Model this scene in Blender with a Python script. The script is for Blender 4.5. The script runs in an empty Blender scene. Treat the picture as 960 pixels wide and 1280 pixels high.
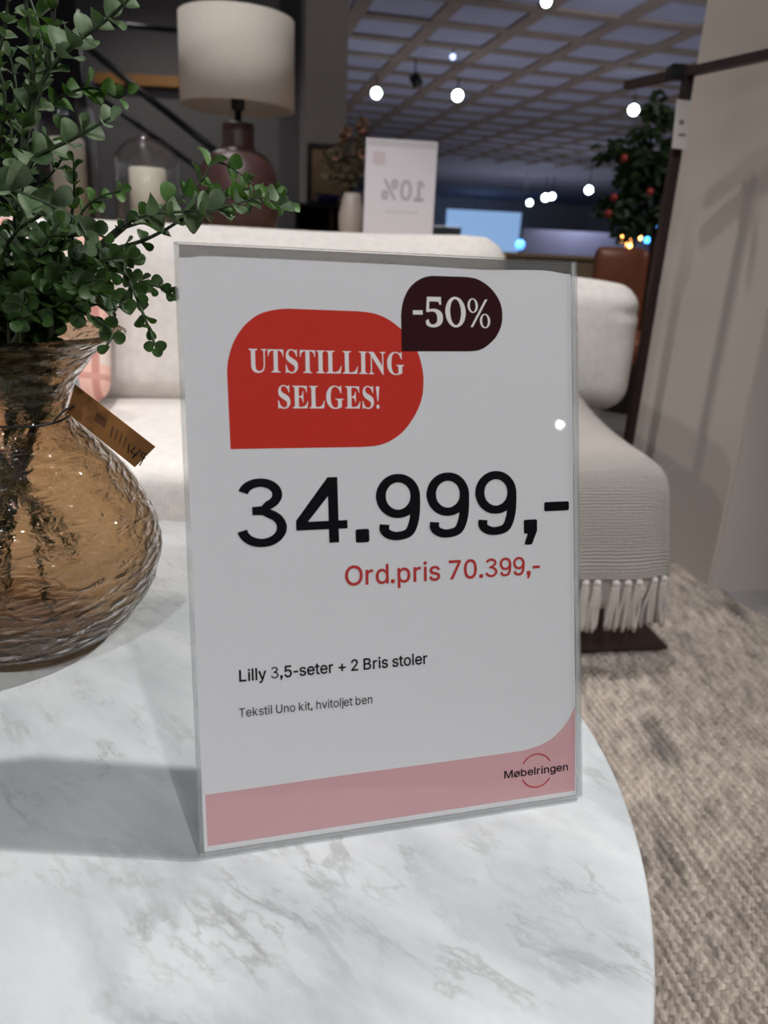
import bpy, bmesh, math, random, json
from mathutils import Vector, Matrix, noise
from mathutils.geometry import delaunay_2d_cdt
random.seed(7)
GL = json.loads(r'''{"sans":{" ":[188,[]],"%":[676,[[197,283,175,283,154,283,136,287,121,297,105,307,94,319,86,335,79,351,75,368,75,388,75,396,75,404,75,412,75,431,79,449,87,464,94,480,106,493,121,503,136,512,154,517,175,517,197,517,216,512,230,503,245,493,256,480,264,464,272,449,276,431,276,412,276,404,276,396,276,388,276,368,272,351,264,335,256,319,245,307,230,297,215,287],[158,327,175,327,193,327,205,333,212,346,220,358,223,372,223,388,223,396,223,404,223,412,223,428,220,442,213,454,205,466,193,473,175,473,158,473,146,466,138,454,131,442,127,428,127,412,127,404,127,396,127,388,127,372,131,358,138,346,145,333],[523,-10,501,-10,480,-10,461,-5,446,5,431,14,420,27,412,43,404,59,400,76,400,95,400,103,400,112,400,120,400,139,404,156,412,172,420,188,432,201,447,210,462,220,480,225,501,225,523,225,541,220,556,210,571,201,582,188,590,172,597,156,601,139,601,120,601,112,601,103,601,95,601,76,597,59,589,43,582,27,570,14,555,5,541,-5],[484,35,501,35,518,35,530,41,538,53,545,65,549,79,549,95,549,103,549,112,549,120,549,136,545,150,538,162,531,174,519,180,501,180,484,180,472,174,464,162,457,150,453,136,453,120,453,112,453,103,453,95,453,79,456,65,464,53,471,41],[152,0,132,0,249,170,366,339,482,509,501,509,521,509,540,509,424,339,307,170,191,0,171,0]]],"+":[453,[[217,34,198,34,198,144,198,254,198,364,217,364,236,364,255,364,255,254,255,144,255,34,236,34],[171,172,61,172,61,190,61,208,61,226,171,226,281,226,391,226,391,208,391,190,391,172,281,172]]],",":[188,[[53,-119,38,-119,48,-56,58,8,68,71,91,71,114,71,137,71,119,8,102,-56,84,-119,69,-119]]],"-":[453,[[263,244,337,244,337,226,337,207,337,188,263,188,188,188,114,188,114,207,114,226,114,244,188,244]]],".":[188,[[108,-4,95,-4,83,-4,72,0,63,9,54,18,50,28,50,41,50,54,54,65,63,73,72,82,83,87,95,87,108,87,119,82,128,73,137,65,141,54,141,41,141,28,137,18,128,9,119,0]]],"0":[453,[[264,-7,227,-7,189,-7,157,3,130,24,103,45,83,74,69,113,55,152,48,199,48,254,48,309,55,356,69,395,83,434,104,464,130,484,157,505,189,516,227,516,264,516,296,505,323,484,350,464,370,434,384,395,398,356,405,309,405,254,405,199,398,152,384,113,370,74,350,45,323,24,297,3],[202,50,227,50,252,50,273,58,290,74,308,90,321,113,330,144,339,174,344,211,344,254,344,297,339,334,330,365,321,395,308,419,290,435,273,451,252,460,227,460,202,460,180,451,163,435,146,419,132,395,123,365,114,334,109,297,109,254,109,211,114,174,123,144,132,113,146,90,163,74,180,58]]],"1":[453,[[181,0,76,0,76,18,76,36,76,55,181,55,286,55,391,55,391,36,391,18,391,0,286,0],[250,509,276,509,276,339,276,170,276,0,255,0,234,0,212,0,212,149,212,299,212,448,211,448,210,448,209,448,168,418,127,388,86,358,86,381,86,404,86,427,123,454,161,481,198,509,224,509]]],"2":[453,[[172,0,64,0,64,16,64,32,64,47,121,108,177,168,234,229,254,249,270,267,282,282,295,298,304,313,311,327,317,341,320,356,320,371,320,390,316,405,308,419,299,432,288,442,273,449,259,456,242,460,224,460,204,460,187,456,172,447,158,439,147,428,139,413,131,399,127,382,127,362,107,362,86,362,66,362,66,392,72,419,86,442,100,465,119,483,143,496,167,509,194,516,225,516,255,516,282,509,306,497,329,484,348,467,361,445,374,424,381,399,381,372,381,354,378,335,371,318,364,300,353,280,336,259,319,237,296,211,267,180,229,140,191,100,153,60,153,59,153,58,153,57,231,57,310,57,389,57,389,38,389,19,389,0,281,0]]],"3":[453,[[252,-7,218,-7,187,-7,158,-1,133,10,107,21,86,37,70,57,54,78,46,103,44,132,66,132,87,132,109,132,111,114,117,99,126,87,136,75,149,65,165,59,181,53,199,50,219,50,239,50,258,53,275,61,292,68,305,79,315,93,324,107,329,124,329,145,329,163,325,181,316,196,307,212,293,224,275,234,256,243,231,248,201,248,186,248,172,248,157,248,157,265,157,282,157,299,200,349,244,399,288,448,288,450,288,451,288,452,215,452,142,452,70,452,70,471,70,490,70,509,171,509,272,509,372,509,372,493,372,477,372,461,319,400,265,339,211,278,211,282,211,285,211,289,249,293,281,288,308,276,335,263,356,246,371,222,386,199,393,173,393,145,393,115,385,89,370,66,355,43,335,25,309,12,282,0]]],"4":[453,[[164,105,40,105,40,123,40,141,40,158,109,275,178,392,247,509,268,509,289,509,311,509,243,394,176,280,109,166,109,165,109,164,109,163,210,163,312,163,413,163,413,144,413,125,413,105,289,105],[302,0,282,0,282,40,282,81,282,121,282,130,282,138,282,146,282,203,282,260,282,318,302,318,322,318,343,318,343,212,343,106,343,0,322,0]]],"5":[453,[[254,-7,221,-7,191,-7,164,-1,140,11,116,23,97,39,83,60,69,81,61,104,60,130,81,130,101,130,122,130,124,115,129,101,138,89,147,77,159,67,173,60,188,53,204,50,221,50,242,50,260,55,276,64,292,74,305,87,314,104,323,121,328,141,328,162,328,184,323,204,314,221,304,238,291,252,275,262,258,272,239,277,218,277,201,277,184,274,167,268,151,263,138,255,128,246,108,248,88,250,67,253,77,338,86,423,96,509,186,509,276,509,366,509,366,490,366,471,366,452,294,452,222,452,151,452,145,402,139,352,134,301,135,301,135,301,136,301,147,311,161,319,178,325,194,331,211,334,229,334,253,334,274,329,294,321,313,313,331,301,345,285,359,270,371,252,379,231,387,210,391,188,391,163,391,130,384,101,369,76,354,50,334,30,309,15,283,1]]],"7":[453,[[120,0,97,0,172,149,248,299,323,448,323,450,323,451,323,452,236,452,149,452,62,452,62,471,62,490,62,509,172,509,281,509,391,509,391,489,391,469,391,449,315,299,240,150,165,0,142,0]]],"9":[453,[[195,516,226,516,258,516,286,508,310,494,335,480,354,460,368,434,382,409,389,380,389,347,389,323,383,297,373,270,362,243,343,209,315,168,277,112,239,56,200,0,177,0,154,0,130,0,187,83,244,165,301,248,303,248,305,248,307,248,303,238,296,229,287,221,279,213,269,207,257,202,245,197,232,195,218,195,187,195,160,201,137,214,114,227,96,245,83,269,70,292,64,320,64,352,64,384,71,412,85,436,99,461,118,480,143,494,167,508],[246,460,226,460,207,460,189,456,174,446,159,437,147,424,138,407,130,391,125,372,125,352,125,330,130,312,138,295,147,279,159,266,174,257,189,248,207,243,226,243,246,243,263,248,279,257,294,266,306,279,314,295,323,311,327,330,327,350,327,372,323,391,314,407,306,424,294,437,279,446,264,456]]],"B":[457,[[122,0,60,0,60,170,60,339,60,509,120,509,181,509,241,509,276,509,306,503,329,491,352,479,369,462,381,442,392,422,398,399,398,374,398,352,394,334,387,320,379,306,369,294,356,286,344,277,330,271,315,267,315,265,315,264,315,262,331,261,347,255,363,245,379,235,392,221,402,203,413,185,418,163,418,136,418,111,412,87,400,67,388,46,370,30,344,18,319,6,287,0,247,0,184,0],[125,115,125,57,165,57,205,57,245,57,284,57,313,65,330,80,347,95,355,114,355,137,355,154,351,170,342,184,334,198,321,209,306,218,290,227,271,231,248,231,207,231,166,231,125,231,125,173],[125,341,125,285,162,285,200,285,238,285,257,285,273,289,288,296,303,303,315,313,323,326,332,339,336,355,336,372,336,395,328,414,313,429,297,444,273,452,240,452,202,452,163,452,125,452,125,396]]],"L":[393,[[160,0,60,0,60,170,60,339,60,509,82,509,103,509,125,509,125,358,125,208,125,57,203,57,282,57,361,57,361,38,361,19,361,0,261,0]]],"M":[629,[[81,0,60,0,60,170,60,339,60,509,91,509,121,509,152,509,193,402,235,294,277,187,280,180,284,170,287,159,291,148,295,136,299,123,303,110,307,97,311,84,315,71,319,59,322,49,317,49,312,49,307,49,310,59,314,70,318,83,322,95,326,108,330,121,334,134,338,147,342,158,346,170,349,179,352,187,394,294,435,402,476,509,507,509,537,509,568,509,568,339,568,170,568,0,547,0,525,0,504,0,504,97,504,194,504,291,504,302,504,314,504,327,505,340,505,354,505,369,505,383,506,398,506,413,506,428,507,443,507,457,509,457,511,457,513,457,508,441,503,426,498,409,492,393,487,378,482,363,477,348,472,334,467,322,463,309,459,299,456,291,418,194,380,97,342,0,323,0,305,0,286,0,248,97,209,194,170,291,167,299,163,309,159,321,155,333,150,346,145,361,140,376,135,391,129,408,124,424,118,441,112,457,114,457,117,457,119,457,119,444,120,431,120,416,120,401,121,387,121,372,121,357,121,342,122,328,122,315,122,302,122,291,122,194,122,97,122,0,101,0]]],"O":[534,[[311,-7,267,-7,223,-7,184,4,150,25,116,46,90,76,70,115,50,154,40,201,40,254,40,308,50,354,70,393,90,432,116,462,150,484,184,505,223,516,267,516,311,516,350,505,384,484,418,462,444,432,464,393,483,354,493,308,493,254,493,201,483,154,464,115,444,76,418,46,384,25,350,4],[236,53,267,53,297,53,325,61,349,76,374,91,394,114,408,144,423,174,430,211,430,254,430,298,423,335,408,365,394,395,374,417,349,433,325,448,297,456,267,456,236,456,209,448,184,433,159,417,140,394,125,364,111,334,103,297,103,254,103,211,111,174,125,144,140,114,159,92,184,76,209,61]]],"T":[449,[[85,452,32,452,32,471,32,490,32,509,160,509,288,509,417,509,417,490,417,471,417,452,363,452,310,452,257,452,257,301,257,151,257,0,235,0,214,0,193,0,193,151,193,301,193,452,139,452]]],"U":[518,[[299,-8,259,-8,219,-8,184,0,154,15,124,31,101,53,85,80,68,107,60,138,60,173,60,285,60,397,60,509,81,509,103,509,124,509,124,399,124,288,124,178,124,154,130,132,141,113,152,94,167,79,187,68,207,57,231,52,259,52,287,52,311,57,331,68,351,79,366,94,377,113,387,132,393,154,393,178,393,288,393,399,393,509,414,509,436,509,457,509,457,397,457,285,457,173,457,138,449,107,433,80,416,53,393,31,363,15,334,0]]],"b":[425,[[261,-8,229,-8,206,-8,187,-4,172,4,158,12,146,21,138,31,129,42,123,51,118,59,116,59,114,59,112,59,112,39,112,20,112,0,92,0,72,0,53,0,53,170,53,339,53,509,73,509,93,509,114,509,114,446,114,382,114,319,115,319,117,319,118,319,123,327,129,336,137,346,145,356,157,365,171,373,186,381,205,384,229,384,261,384,289,376,313,361,337,345,356,322,370,293,383,263,390,229,390,189,390,149,383,114,370,84,356,55,337,32,313,16,289,0],[197,47,220,47,244,47,263,53,279,66,295,78,308,95,316,117,324,138,328,162,328,189,328,216,324,240,316,261,308,282,296,299,280,311,264,324,244,330,220,330,197,330,177,324,161,312,145,300,133,284,125,263,117,242,113,217,113,189,113,161,117,136,125,115,133,94,146,77,162,65,178,53]]],"d":[425,[[219,-8,195,-8,164,-8,136,0,111,16,87,32,68,55,55,84,41,114,34,149,34,189,34,229,41,263,55,293,69,322,88,345,112,361,136,376,164,384,196,384,219,384,238,381,253,373,268,365,279,356,287,346,296,336,302,327,306,319,308,319,309,319,311,319,311,382,311,446,311,509,331,509,351,509,372,509,372,339,372,170,372,0,352,0,332,0,313,0,313,20,313,39,313,59,311,59,309,59,307,59,302,51,295,42,287,31,278,21,267,12,252,4,238,-4],[181,47,205,47,227,47,247,53,263,65,279,77,291,94,299,115,308,136,312,161,312,189,312,217,308,242,300,263,292,284,279,300,263,312,247,324,228,330,205,330,181,330,161,324,145,311,129,299,116,282,108,261,100,240,96,216,96,189,96,162,100,138,109,117,117,95,129,78,145,66,161,53]]],"e":[404,[[238,-8,212,-8,175,-8,143,0,117,16,90,33,70,56,56,85,41,114,34,148,34,187,34,226,41,260,55,290,69,319,89,343,115,359,141,376,171,384,205,384,226,384,246,381,266,374,285,367,303,356,319,341,335,326,348,306,357,282,366,258,371,228,371,194,371,186,371,178,371,169,272,169,174,169,75,169,75,187,75,204,75,221,163,221,250,221,338,221,329,215,319,208,310,202,310,227,306,249,298,269,290,288,278,303,263,314,247,325,228,330,205,330,182,330,163,325,146,313,130,302,118,288,109,270,100,251,96,232,96,211,96,200,96,189,96,178,96,150,101,126,110,106,120,87,134,72,151,61,168,51,189,46,212,46,228,46,241,48,254,53,266,57,277,64,285,73,294,82,301,93,306,105,325,101,345,96,365,91,359,71,349,54,335,39,321,24,303,13,283,4,262,-4]]],"g":[425,[[238,-151,207,-151,179,-151,155,-147,134,-140,113,-132,96,-123,82,-110,69,-98,58,-84,51,-69,67,-60,84,-50,101,-41,107,-49,113,-57,122,-66,130,-75,141,-82,154,-88,168,-94,186,-97,207,-97,238,-97,263,-90,282,-75,302,-60,311,-37,311,-6,311,19,311,44,311,68,310,68,308,68,306,68,301,60,295,51,287,41,278,32,267,23,252,16,238,8,219,5,195,5,164,5,137,12,113,27,88,41,69,62,55,90,41,118,34,152,34,191,34,230,41,264,55,293,69,322,88,345,112,361,137,376,165,384,196,384,220,384,239,381,253,373,268,365,280,356,288,346,297,336,303,327,308,319,309,319,311,319,313,319,313,339,313,359,313,379,333,379,353,379,372,379,372,250,372,121,372,-9,372,-42,365,-69,350,-90,335,-111,316,-126,291,-136,266,-146],[181,59,205,59,228,59,248,64,264,75,280,86,292,101,300,121,308,141,312,165,312,193,312,220,308,243,300,264,292,284,280,301,264,312,248,324,228,330,205,330,181,330,161,324,145,312,129,299,117,283,109,262,100,242,96,219,96,193,96,166,100,143,109,123,117,103,129,87,145,76,162,65]]],"h":[410,[[114,249,114,227,114,151,114,76,114,0,93,0,73,0,53,0,53,170,53,339,53,509,73,509,93,509,114,509,114,435,114,361,114,287,110,287,106,287,102,287,114,322,131,347,152,362,174,377,199,384,227,384,253,384,276,379,295,369,315,358,330,342,341,321,352,299,357,273,357,240,357,160,357,80,357,0,337,0,316,0,296,0,296,78,296,157,296,235,296,265,288,288,273,304,258,321,237,329,210,329,192,329,175,325,161,317,146,309,135,298,126,283,118,267]]],"i":[167,[[73,0,53,0,53,126,53,253,53,379,73,379,93,379,114,379,114,253,114,126,114,0,93,0],[95,443,84,443,72,443,62,447,54,455,45,462,41,472,41,483,41,494,45,504,54,512,62,520,72,524,84,524,95,524,106,520,114,512,122,504,126,494,126,483,126,472,122,462,114,455,106,447]]],"j":[167,[[53,243,53,379,73,379,93,379,114,379,114,243,114,106,114,-30,114,-53,110,-73,102,-90,93,-107,81,-120,65,-129,48,-138,28,-143,4,-143,-1,-143,-5,-143,-10,-143,-10,-124,-10,-105,-10,-87,-6,-87,-2,-87,2,-87,20,-87,32,-82,40,-72,49,-62,53,-48,53,-29,53,107],[95,443,83,443,72,443,62,447,53,455,45,462,41,472,41,483,41,494,45,504,53,512,62,520,72,524,83,524,95,524,105,520,114,512,122,504,126,494,126,483,126,472,122,462,114,455,105,447]]],"k":[381,[[132,158,110,137,110,162,110,187,110,212,113,212,117,212,121,212,175,268,230,323,284,379,310,379,335,379,360,379,301,319,243,259,184,199,182,199,179,199,177,199,155,178],[73,0,53,0,53,170,53,339,53,509,73,509,93,509,114,509,114,339,114,170,114,0,93,0],[320,0,294,0,245,62,197,124,148,186,162,200,177,214,191,229,252,152,312,76,372,0,346,0]]],"l":[190,[[147,-2,139,-2,110,-2,88,5,74,20,60,35,53,57,53,84,53,226,53,367,53,509,73,509,93,509,114,509,114,372,114,235,114,99,114,81,116,69,120,62,125,55,133,52,146,52,152,52,157,52,160,53,164,53,167,54,170,54,173,37,177,20,181,3,175,1,169,0,162,-1,154,-2]]],"n":[410,[[114,249,114,227,114,151,114,76,114,0,93,0,73,0,53,0,53,126,53,253,53,379,72,379,92,379,112,379,112,349,112,318,112,287,109,287,106,287,102,287,114,322,131,347,152,362,174,377,199,384,227,384,253,384,276,379,295,369,314,358,330,342,341,321,352,299,357,273,357,240,357,160,357,80,357,0,337,0,316,0,296,0,296,78,296,157,296,235,296,265,288,288,273,304,258,321,237,329,210,329,192,329,175,325,161,317,146,309,135,298,126,283,118,267]]],"o":[416,[[242,-8,207,-8,173,-8,143,0,117,16,91,33,71,56,56,85,41,114,34,149,34,187,34,227,41,262,56,291,71,321,91,343,117,360,143,376,173,384,207,384,242,384,273,376,299,360,325,343,345,321,359,291,374,262,381,227,381,187,381,149,374,114,359,85,345,56,325,33,299,16,273,0],[182,46,207,46,233,46,254,53,270,66,287,79,299,96,307,117,315,139,319,162,319,187,319,213,315,236,307,258,299,280,287,297,270,310,254,323,233,330,207,330,182,330,161,323,145,310,129,297,116,280,108,258,100,237,96,213,96,187,96,162,100,139,108,117,116,96,129,79,145,66,161,53]]],"p":[425,[[73,-143,53,-143,53,31,53,205,53,379,72,379,92,379,112,379,112,359,112,339,112,319,114,319,116,319,118,319,123,327,129,336,137,346,145,356,157,365,171,373,186,381,205,384,229,384,261,384,289,376,313,361,337,345,356,322,370,293,383,263,390,229,390,189,390,149,383,114,370,84,356,55,337,32,313,16,289,0,261,-8,229,-8,206,-8,187,-4,173,4,158,12,146,21,138,31,130,42,123,51,118,59,117,59,115,59,114,59,114,-8,114,-76,114,-143,93,-143],[197,47,220,47,244,47,263,53,279,66,295,78,308,95,316,117,324,138,328,162,328,189,328,216,324,240,316,261,308,282,296,299,280,311,264,324,244,330,220,330,197,330,177,324,161,312,145,300,133,284,125,263,117,242,113,217,113,189,113,161,117,136,125,115,133,94,146,77,162,65,178,53]]],"r":[260,[[73,0,53,0,53,126,53,253,53,379,72,379,92,379,112,379,112,360,112,340,112,321,113,321,114,321,115,321,122,340,135,355,152,367,170,379,190,385,213,385,218,385,223,385,229,384,235,384,240,384,243,384,243,363,243,343,243,322,242,323,237,323,230,324,223,325,215,326,207,326,189,326,173,322,159,315,145,307,134,297,126,284,118,270,114,255,114,237,114,158,114,79,114,0,93,0]]],"s":[365,[[211,-8,182,-8,156,-8,133,-4,112,3,92,11,75,23,62,38,49,53,40,72,36,94,55,98,74,102,94,107,99,86,109,70,124,60,139,50,158,45,181,45,208,45,229,51,244,62,260,74,268,87,268,103,268,116,263,127,254,136,245,144,231,151,212,155,191,160,170,165,149,170,115,178,89,191,72,208,55,225,47,247,47,274,47,296,53,315,65,332,77,348,94,361,115,370,136,380,160,384,187,384,213,384,235,380,254,372,272,365,287,353,299,339,310,325,319,309,324,290,305,286,287,281,268,277,263,292,255,304,243,316,230,327,212,333,187,333,165,333,146,327,131,317,116,306,109,293,109,277,109,263,114,252,124,243,134,235,150,228,172,223,191,218,210,214,229,209,264,201,290,188,306,171,323,154,331,133,331,107,331,84,325,64,312,47,300,30,282,16,260,6,237,-3]]],"t":[228,[[138,379,204,379,204,362,204,344,204,327,138,327,72,327,6,327,6,344,6,362,6,379,72,379],[65,345,65,471,85,471,106,471,126,471,126,347,126,222,126,98,126,81,129,69,136,61,143,54,154,50,170,50,174,50,179,50,185,51,191,52,197,53,202,54,206,36,209,19,213,2,207,0,200,-2,192,-3,184,-4,176,-4,168,-4,136,-4,110,4,92,21,74,38,65,62,65,93,65,219]]],"v":[390,[[184,0,163,0,114,126,66,253,17,379,40,379,62,379,84,379,111,305,138,230,165,155,174,132,181,110,187,87,193,64,199,42,206,21,198,21,191,21,184,21,191,42,197,64,203,87,209,110,216,132,224,155,251,230,278,305,305,379,327,379,349,379,371,379,323,253,275,126,226,0,205,0]]],"y":[390,[[51,-140,47,-139,52,-121,57,-103,61,-86,65,-86,68,-87,71,-87,83,-90,94,-91,104,-89,114,-87,122,-82,130,-74,138,-66,145,-53,151,-36,155,-24,159,-13,163,-1,114,126,66,252,17,379,40,379,62,379,84,379,111,305,138,230,165,155,174,132,181,109,187,87,193,64,199,42,206,21,198,21,191,21,184,21,190,42,196,64,202,87,209,110,216,132,224,155,251,230,278,305,305,379,327,379,349,379,371,379,316,234,260,88,204,-58,196,-78,187,-94,177,-107,166,-120,153,-129,139,-136,125,-142,109,-145,91,-145,81,-145,72,-144,65,-143,57,-142]]],"ø":[416,[[242,-8,207,-8,173,-8,143,0,117,16,91,33,71,56,56,85,41,114,34,149,34,187,34,227,41,262,56,291,71,321,91,343,117,360,143,376,173,384,207,384,242,384,273,376,299,360,325,343,345,321,359,291,374,262,381,227,381,187,381,149,374,114,359,85,345,56,325,33,299,16,273,0],[182,46,207,46,233,46,254,53,270,66,287,79,299,96,307,117,315,139,319,162,319,187,319,213,315,236,307,258,299,280,287,297,270,310,254,323,233,330,207,330,182,330,161,323,145,310,129,297,116,280,108,258,100,237,96,213,96,187,96,162,100,139,108,117,116,96,129,79,145,66,161,53],[172,111,64,-15,51,-5,39,5,27,15,135,142,243,268,352,395,364,384,376,374,388,364,280,238]]]},"serif":{"U":[492,[[307,-13,248,-13,186,-13,141,1,114,29,87,56,73,98,73,155,73,230,73,304,73,379,73,400,69,415,61,424,52,432,37,437,15,439,15,444,15,450,15,455,90,455,165,455,240,455,240,450,240,444,240,439,224,437,211,435,202,432,194,429,188,423,185,415,182,407,181,395,181,379,181,299,181,219,181,140,181,100,188,71,203,51,218,32,242,22,275,22,353,22,392,68,392,159,392,232,392,305,392,378,392,400,388,415,379,423,371,432,354,437,328,439,328,444,328,450,328,455,377,455,426,455,474,455,474,450,474,444,474,439,454,436,440,430,433,421,426,413,422,398,422,378,422,313,422,247,422,181,422,112,408,62,380,32,351,2]]],"T":[423,[[171,0,92,0,92,6,92,12,92,17,116,17,133,22,142,31,151,40,156,56,156,81,156,198,156,316,156,433,154,433,151,433,149,433,114,433,86,423,65,403,45,383,32,355,29,318,23,318,17,318,11,318,11,364,11,409,11,455,144,455,277,455,410,455,410,409,410,363,410,317,405,317,399,317,394,317,386,394,344,433,269,433,267,433,265,433,263,433,263,316,263,198,263,81,263,56,268,39,276,30,285,22,302,17,328,17,328,12,328,6,328,0,249,0]]],"S":[390,[[49,-11,43,-11,43,45,43,102,43,158,49,158,56,158,62,158,73,109,90,73,111,50,133,26,162,15,197,15,222,15,242,22,257,36,271,50,279,68,279,89,279,119,261,142,225,160,204,170,183,180,163,191,124,210,95,231,77,253,59,274,50,301,50,332,50,359,56,383,67,403,79,423,95,438,115,449,136,460,159,466,185,466,198,466,213,465,229,461,246,458,263,454,282,448,286,447,289,446,291,446,294,445,297,445,300,445,311,445,318,452,320,466,327,466,333,466,339,466,339,417,339,368,339,319,334,319,328,319,322,319,316,344,306,366,293,385,281,404,265,418,248,429,231,439,213,445,194,445,171,445,153,439,140,426,126,414,120,399,120,380,120,363,125,348,137,336,149,325,166,314,189,303,210,293,232,283,253,273,281,260,302,247,317,233,333,219,344,204,350,188,356,172,359,154,359,133,359,104,352,79,339,58,325,36,306,20,281,8,256,-4,226,-10,192,-10,181,-10,170,-9,158,-8,147,-6,136,-3,126,1,114,5,105,8,98,9,91,11,87,12,85,12,77,12,72,10,69,7,66,4,63,-2,61,-11,55,-11]]],"I":[260,[[91,0,13,0,13,6,13,12,13,17,36,20,52,25,61,32,71,40,75,54,75,75,75,179,75,283,75,387,75,407,71,421,63,427,55,434,39,438,13,439,13,444,13,450,13,455,90,455,167,455,244,455,244,450,244,444,244,439,221,438,204,434,196,427,187,421,183,407,183,387,183,284,183,180,183,77,183,63,184,52,187,44,191,36,197,30,206,26,215,22,228,19,246,17,246,12,246,6,246,0,168,0]]],"L":[426,[[144,0,15,0,15,6,15,12,15,17,39,18,54,23,62,32,71,40,75,56,75,81,75,180,75,279,75,379,75,401,70,416,62,425,54,433,39,438,16,439,16,444,16,450,16,455,94,455,172,455,250,455,250,450,250,444,250,439,232,439,218,437,208,434,198,431,192,425,188,416,184,408,182,395,182,379,182,280,182,181,182,83,182,67,183,55,185,47,188,39,192,34,200,31,207,29,218,28,234,28,266,28,293,32,315,40,336,48,355,61,370,80,385,98,398,123,409,154,415,154,421,154,427,154,419,103,410,51,402,0,273,0]]],"N":[493,[[409,-11,403,-11,304,109,206,230,107,350,107,259,107,169,107,79,107,55,111,39,119,31,126,23,142,18,167,17,167,12,167,6,167,0,117,0,68,0,18,0,18,6,18,12,18,17,34,18,46,20,54,23,62,27,68,33,71,41,74,50,76,62,76,79,76,182,76,285,76,388,53,416,40,431,36,433,32,435,26,437,18,439,18,444,18,450,18,455,64,455,110,455,156,455,235,360,313,264,391,169,391,238,391,308,391,377,391,394,389,406,386,414,383,422,377,428,369,431,360,435,348,437,331,439,331,444,331,450,331,455,381,455,430,455,480,455,480,450,480,444,480,439,456,438,441,433,433,425,426,416,422,400,422,377,422,248,422,118,422,-11,415,-11]]],"G":[508,[[328,-10,268,-10,220,-10,177,0,141,19,105,39,77,67,57,103,37,139,28,181,28,229,28,276,37,317,57,352,77,387,105,415,139,435,174,455,213,465,257,465,292,465,330,457,369,441,376,437,382,436,388,436,395,436,401,438,406,443,410,448,415,455,419,465,425,465,431,465,437,465,437,413,437,360,437,308,431,308,426,308,420,308,410,335,398,359,382,379,366,399,349,415,329,426,309,438,289,443,267,443,186,443,146,371,146,228,146,157,157,104,180,67,203,31,235,13,275,13,301,13,318,18,328,27,338,37,343,51,343,71,343,90,343,109,343,128,343,149,338,163,329,170,320,178,302,182,275,182,275,187,275,193,275,198,350,198,425,198,500,198,500,193,500,187,500,182,478,182,464,178,457,171,450,163,446,149,446,128,446,95,446,62,446,29,387,3]]],"E":[442,[[143,0,14,0,14,6,14,11,14,17,38,17,54,21,62,30,71,38,75,54,75,78,75,175,75,272,75,369,75,398,71,417,62,425,53,434,38,439,16,439,16,444,16,450,16,455,144,455,271,455,399,455,399,410,399,365,399,320,394,320,389,320,383,320,378,361,364,390,340,406,317,422,281,430,232,430,217,430,207,430,200,428,193,427,188,423,186,417,184,411,183,401,183,388,183,341,183,293,183,246,186,246,190,246,193,246,223,246,245,254,259,269,273,284,283,310,288,345,293,345,299,345,304,345,304,270,304,194,304,118,299,118,293,118,287,118,285,145,280,166,273,181,266,197,255,207,241,213,227,219,208,222,185,222,184,222,184,222,183,222,183,171,183,119,183,67,183,51,186,40,192,35,198,30,211,28,230,28,263,28,291,31,313,39,336,46,355,58,371,75,386,92,400,114,411,143,417,143,424,143,430,143,421,95,411,48,402,0,273,0]]],"5":[375,[[185,-7,165,-7,131,-7,104,-3,84,5,64,13,49,23,40,35,31,48,27,61,27,75,27,90,32,102,42,109,51,117,64,121,81,121,81,108,83,96,88,83,92,71,100,60,111,52,122,44,136,40,154,40,169,40,183,44,195,50,208,57,218,68,226,83,233,99,237,120,237,148,237,181,229,206,213,223,197,239,175,247,146,247,129,247,115,246,103,243,92,241,81,238,71,235,61,239,51,243,40,247,47,325,55,402,62,480,146,480,231,480,316,480,317,439,318,398,319,357,306,357,293,357,281,357,279,365,277,373,275,380,274,388,271,394,267,399,263,403,255,406,244,406,198,406,151,406,105,406,101,364,98,323,94,281,101,284,112,286,126,288,140,290,154,291,168,291,220,291,261,279,293,256,324,232,340,196,340,148,340,119,335,94,324,75,314,55,300,39,282,27,265,15,246,7,226,1,205,-4]]],"0":[375,[[227,-7,188,-7,147,-7,115,4,91,24,66,45,49,74,39,111,28,148,23,191,23,241,23,291,28,334,39,371,49,407,66,436,91,456,115,476,148,486,189,486,228,486,259,476,283,456,307,436,325,407,336,370,347,333,353,290,353,240,353,191,347,147,336,110,325,74,307,45,283,24,259,4],[163,37,188,37,213,37,229,55,237,91,245,126,248,176,248,240,248,304,245,354,237,390,229,425,213,443,189,443,164,443,147,425,139,390,131,354,127,304,127,240,127,176,131,126,139,91,147,55]]]}}''')
scn = bpy.context.scene
COL = scn.collection
pi = math.pi
# ------------------------------------------------------------------ camera
F_PX, PITCH, ROLL, CAM_H = 933.07, 0.3439, 0.0522, 0.745
_f = Vector((0, math.cos(PITCH), -math.sin(PITCH)))
_r0 = Vector((1, 0, 0)); _u0 = _r0.cross(_f)
_c, _s = math.cos(ROLL), math.sin(ROLL)
_r = _c*_r0 + _s*_u0; _u = -_s*_r0 + _c*_u0
CAM = Vector((0, 0, CAM_H))
cd = bpy.data.cameras.new('camera'); cam = bpy.data.objects.new('camera', cd); COL.objects.link(cam)
cam.matrix_world = Matrix(((_r.x, _u.x, -_f.x, 0), (_r.y, _u.y, -_f.y, 0), (_r.z, _u.z, -_f.z, CAM_H), (0, 0, 0, 1)))
cd.sensor_fit = 'VERTICAL'; cd.sensor_height = 36; cd.sensor_width = 27
cd.lens = F_PX/1280*36; cd.clip_start = 0.02; cd.clip_end = 200
cd.dof.use_dof = True; cd.dof.focus_distance = 0.46; cd.dof.aperture_fstop = 8.5
scn.camera = cam
def ray(px, py): return (px-480)/F_PX*_r - (py-640)/F_PX*_u + _f
def atz(px, py, z):
    d = ray(px, py); return CAM + d*((z-CAM_H)/d.z)
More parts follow.
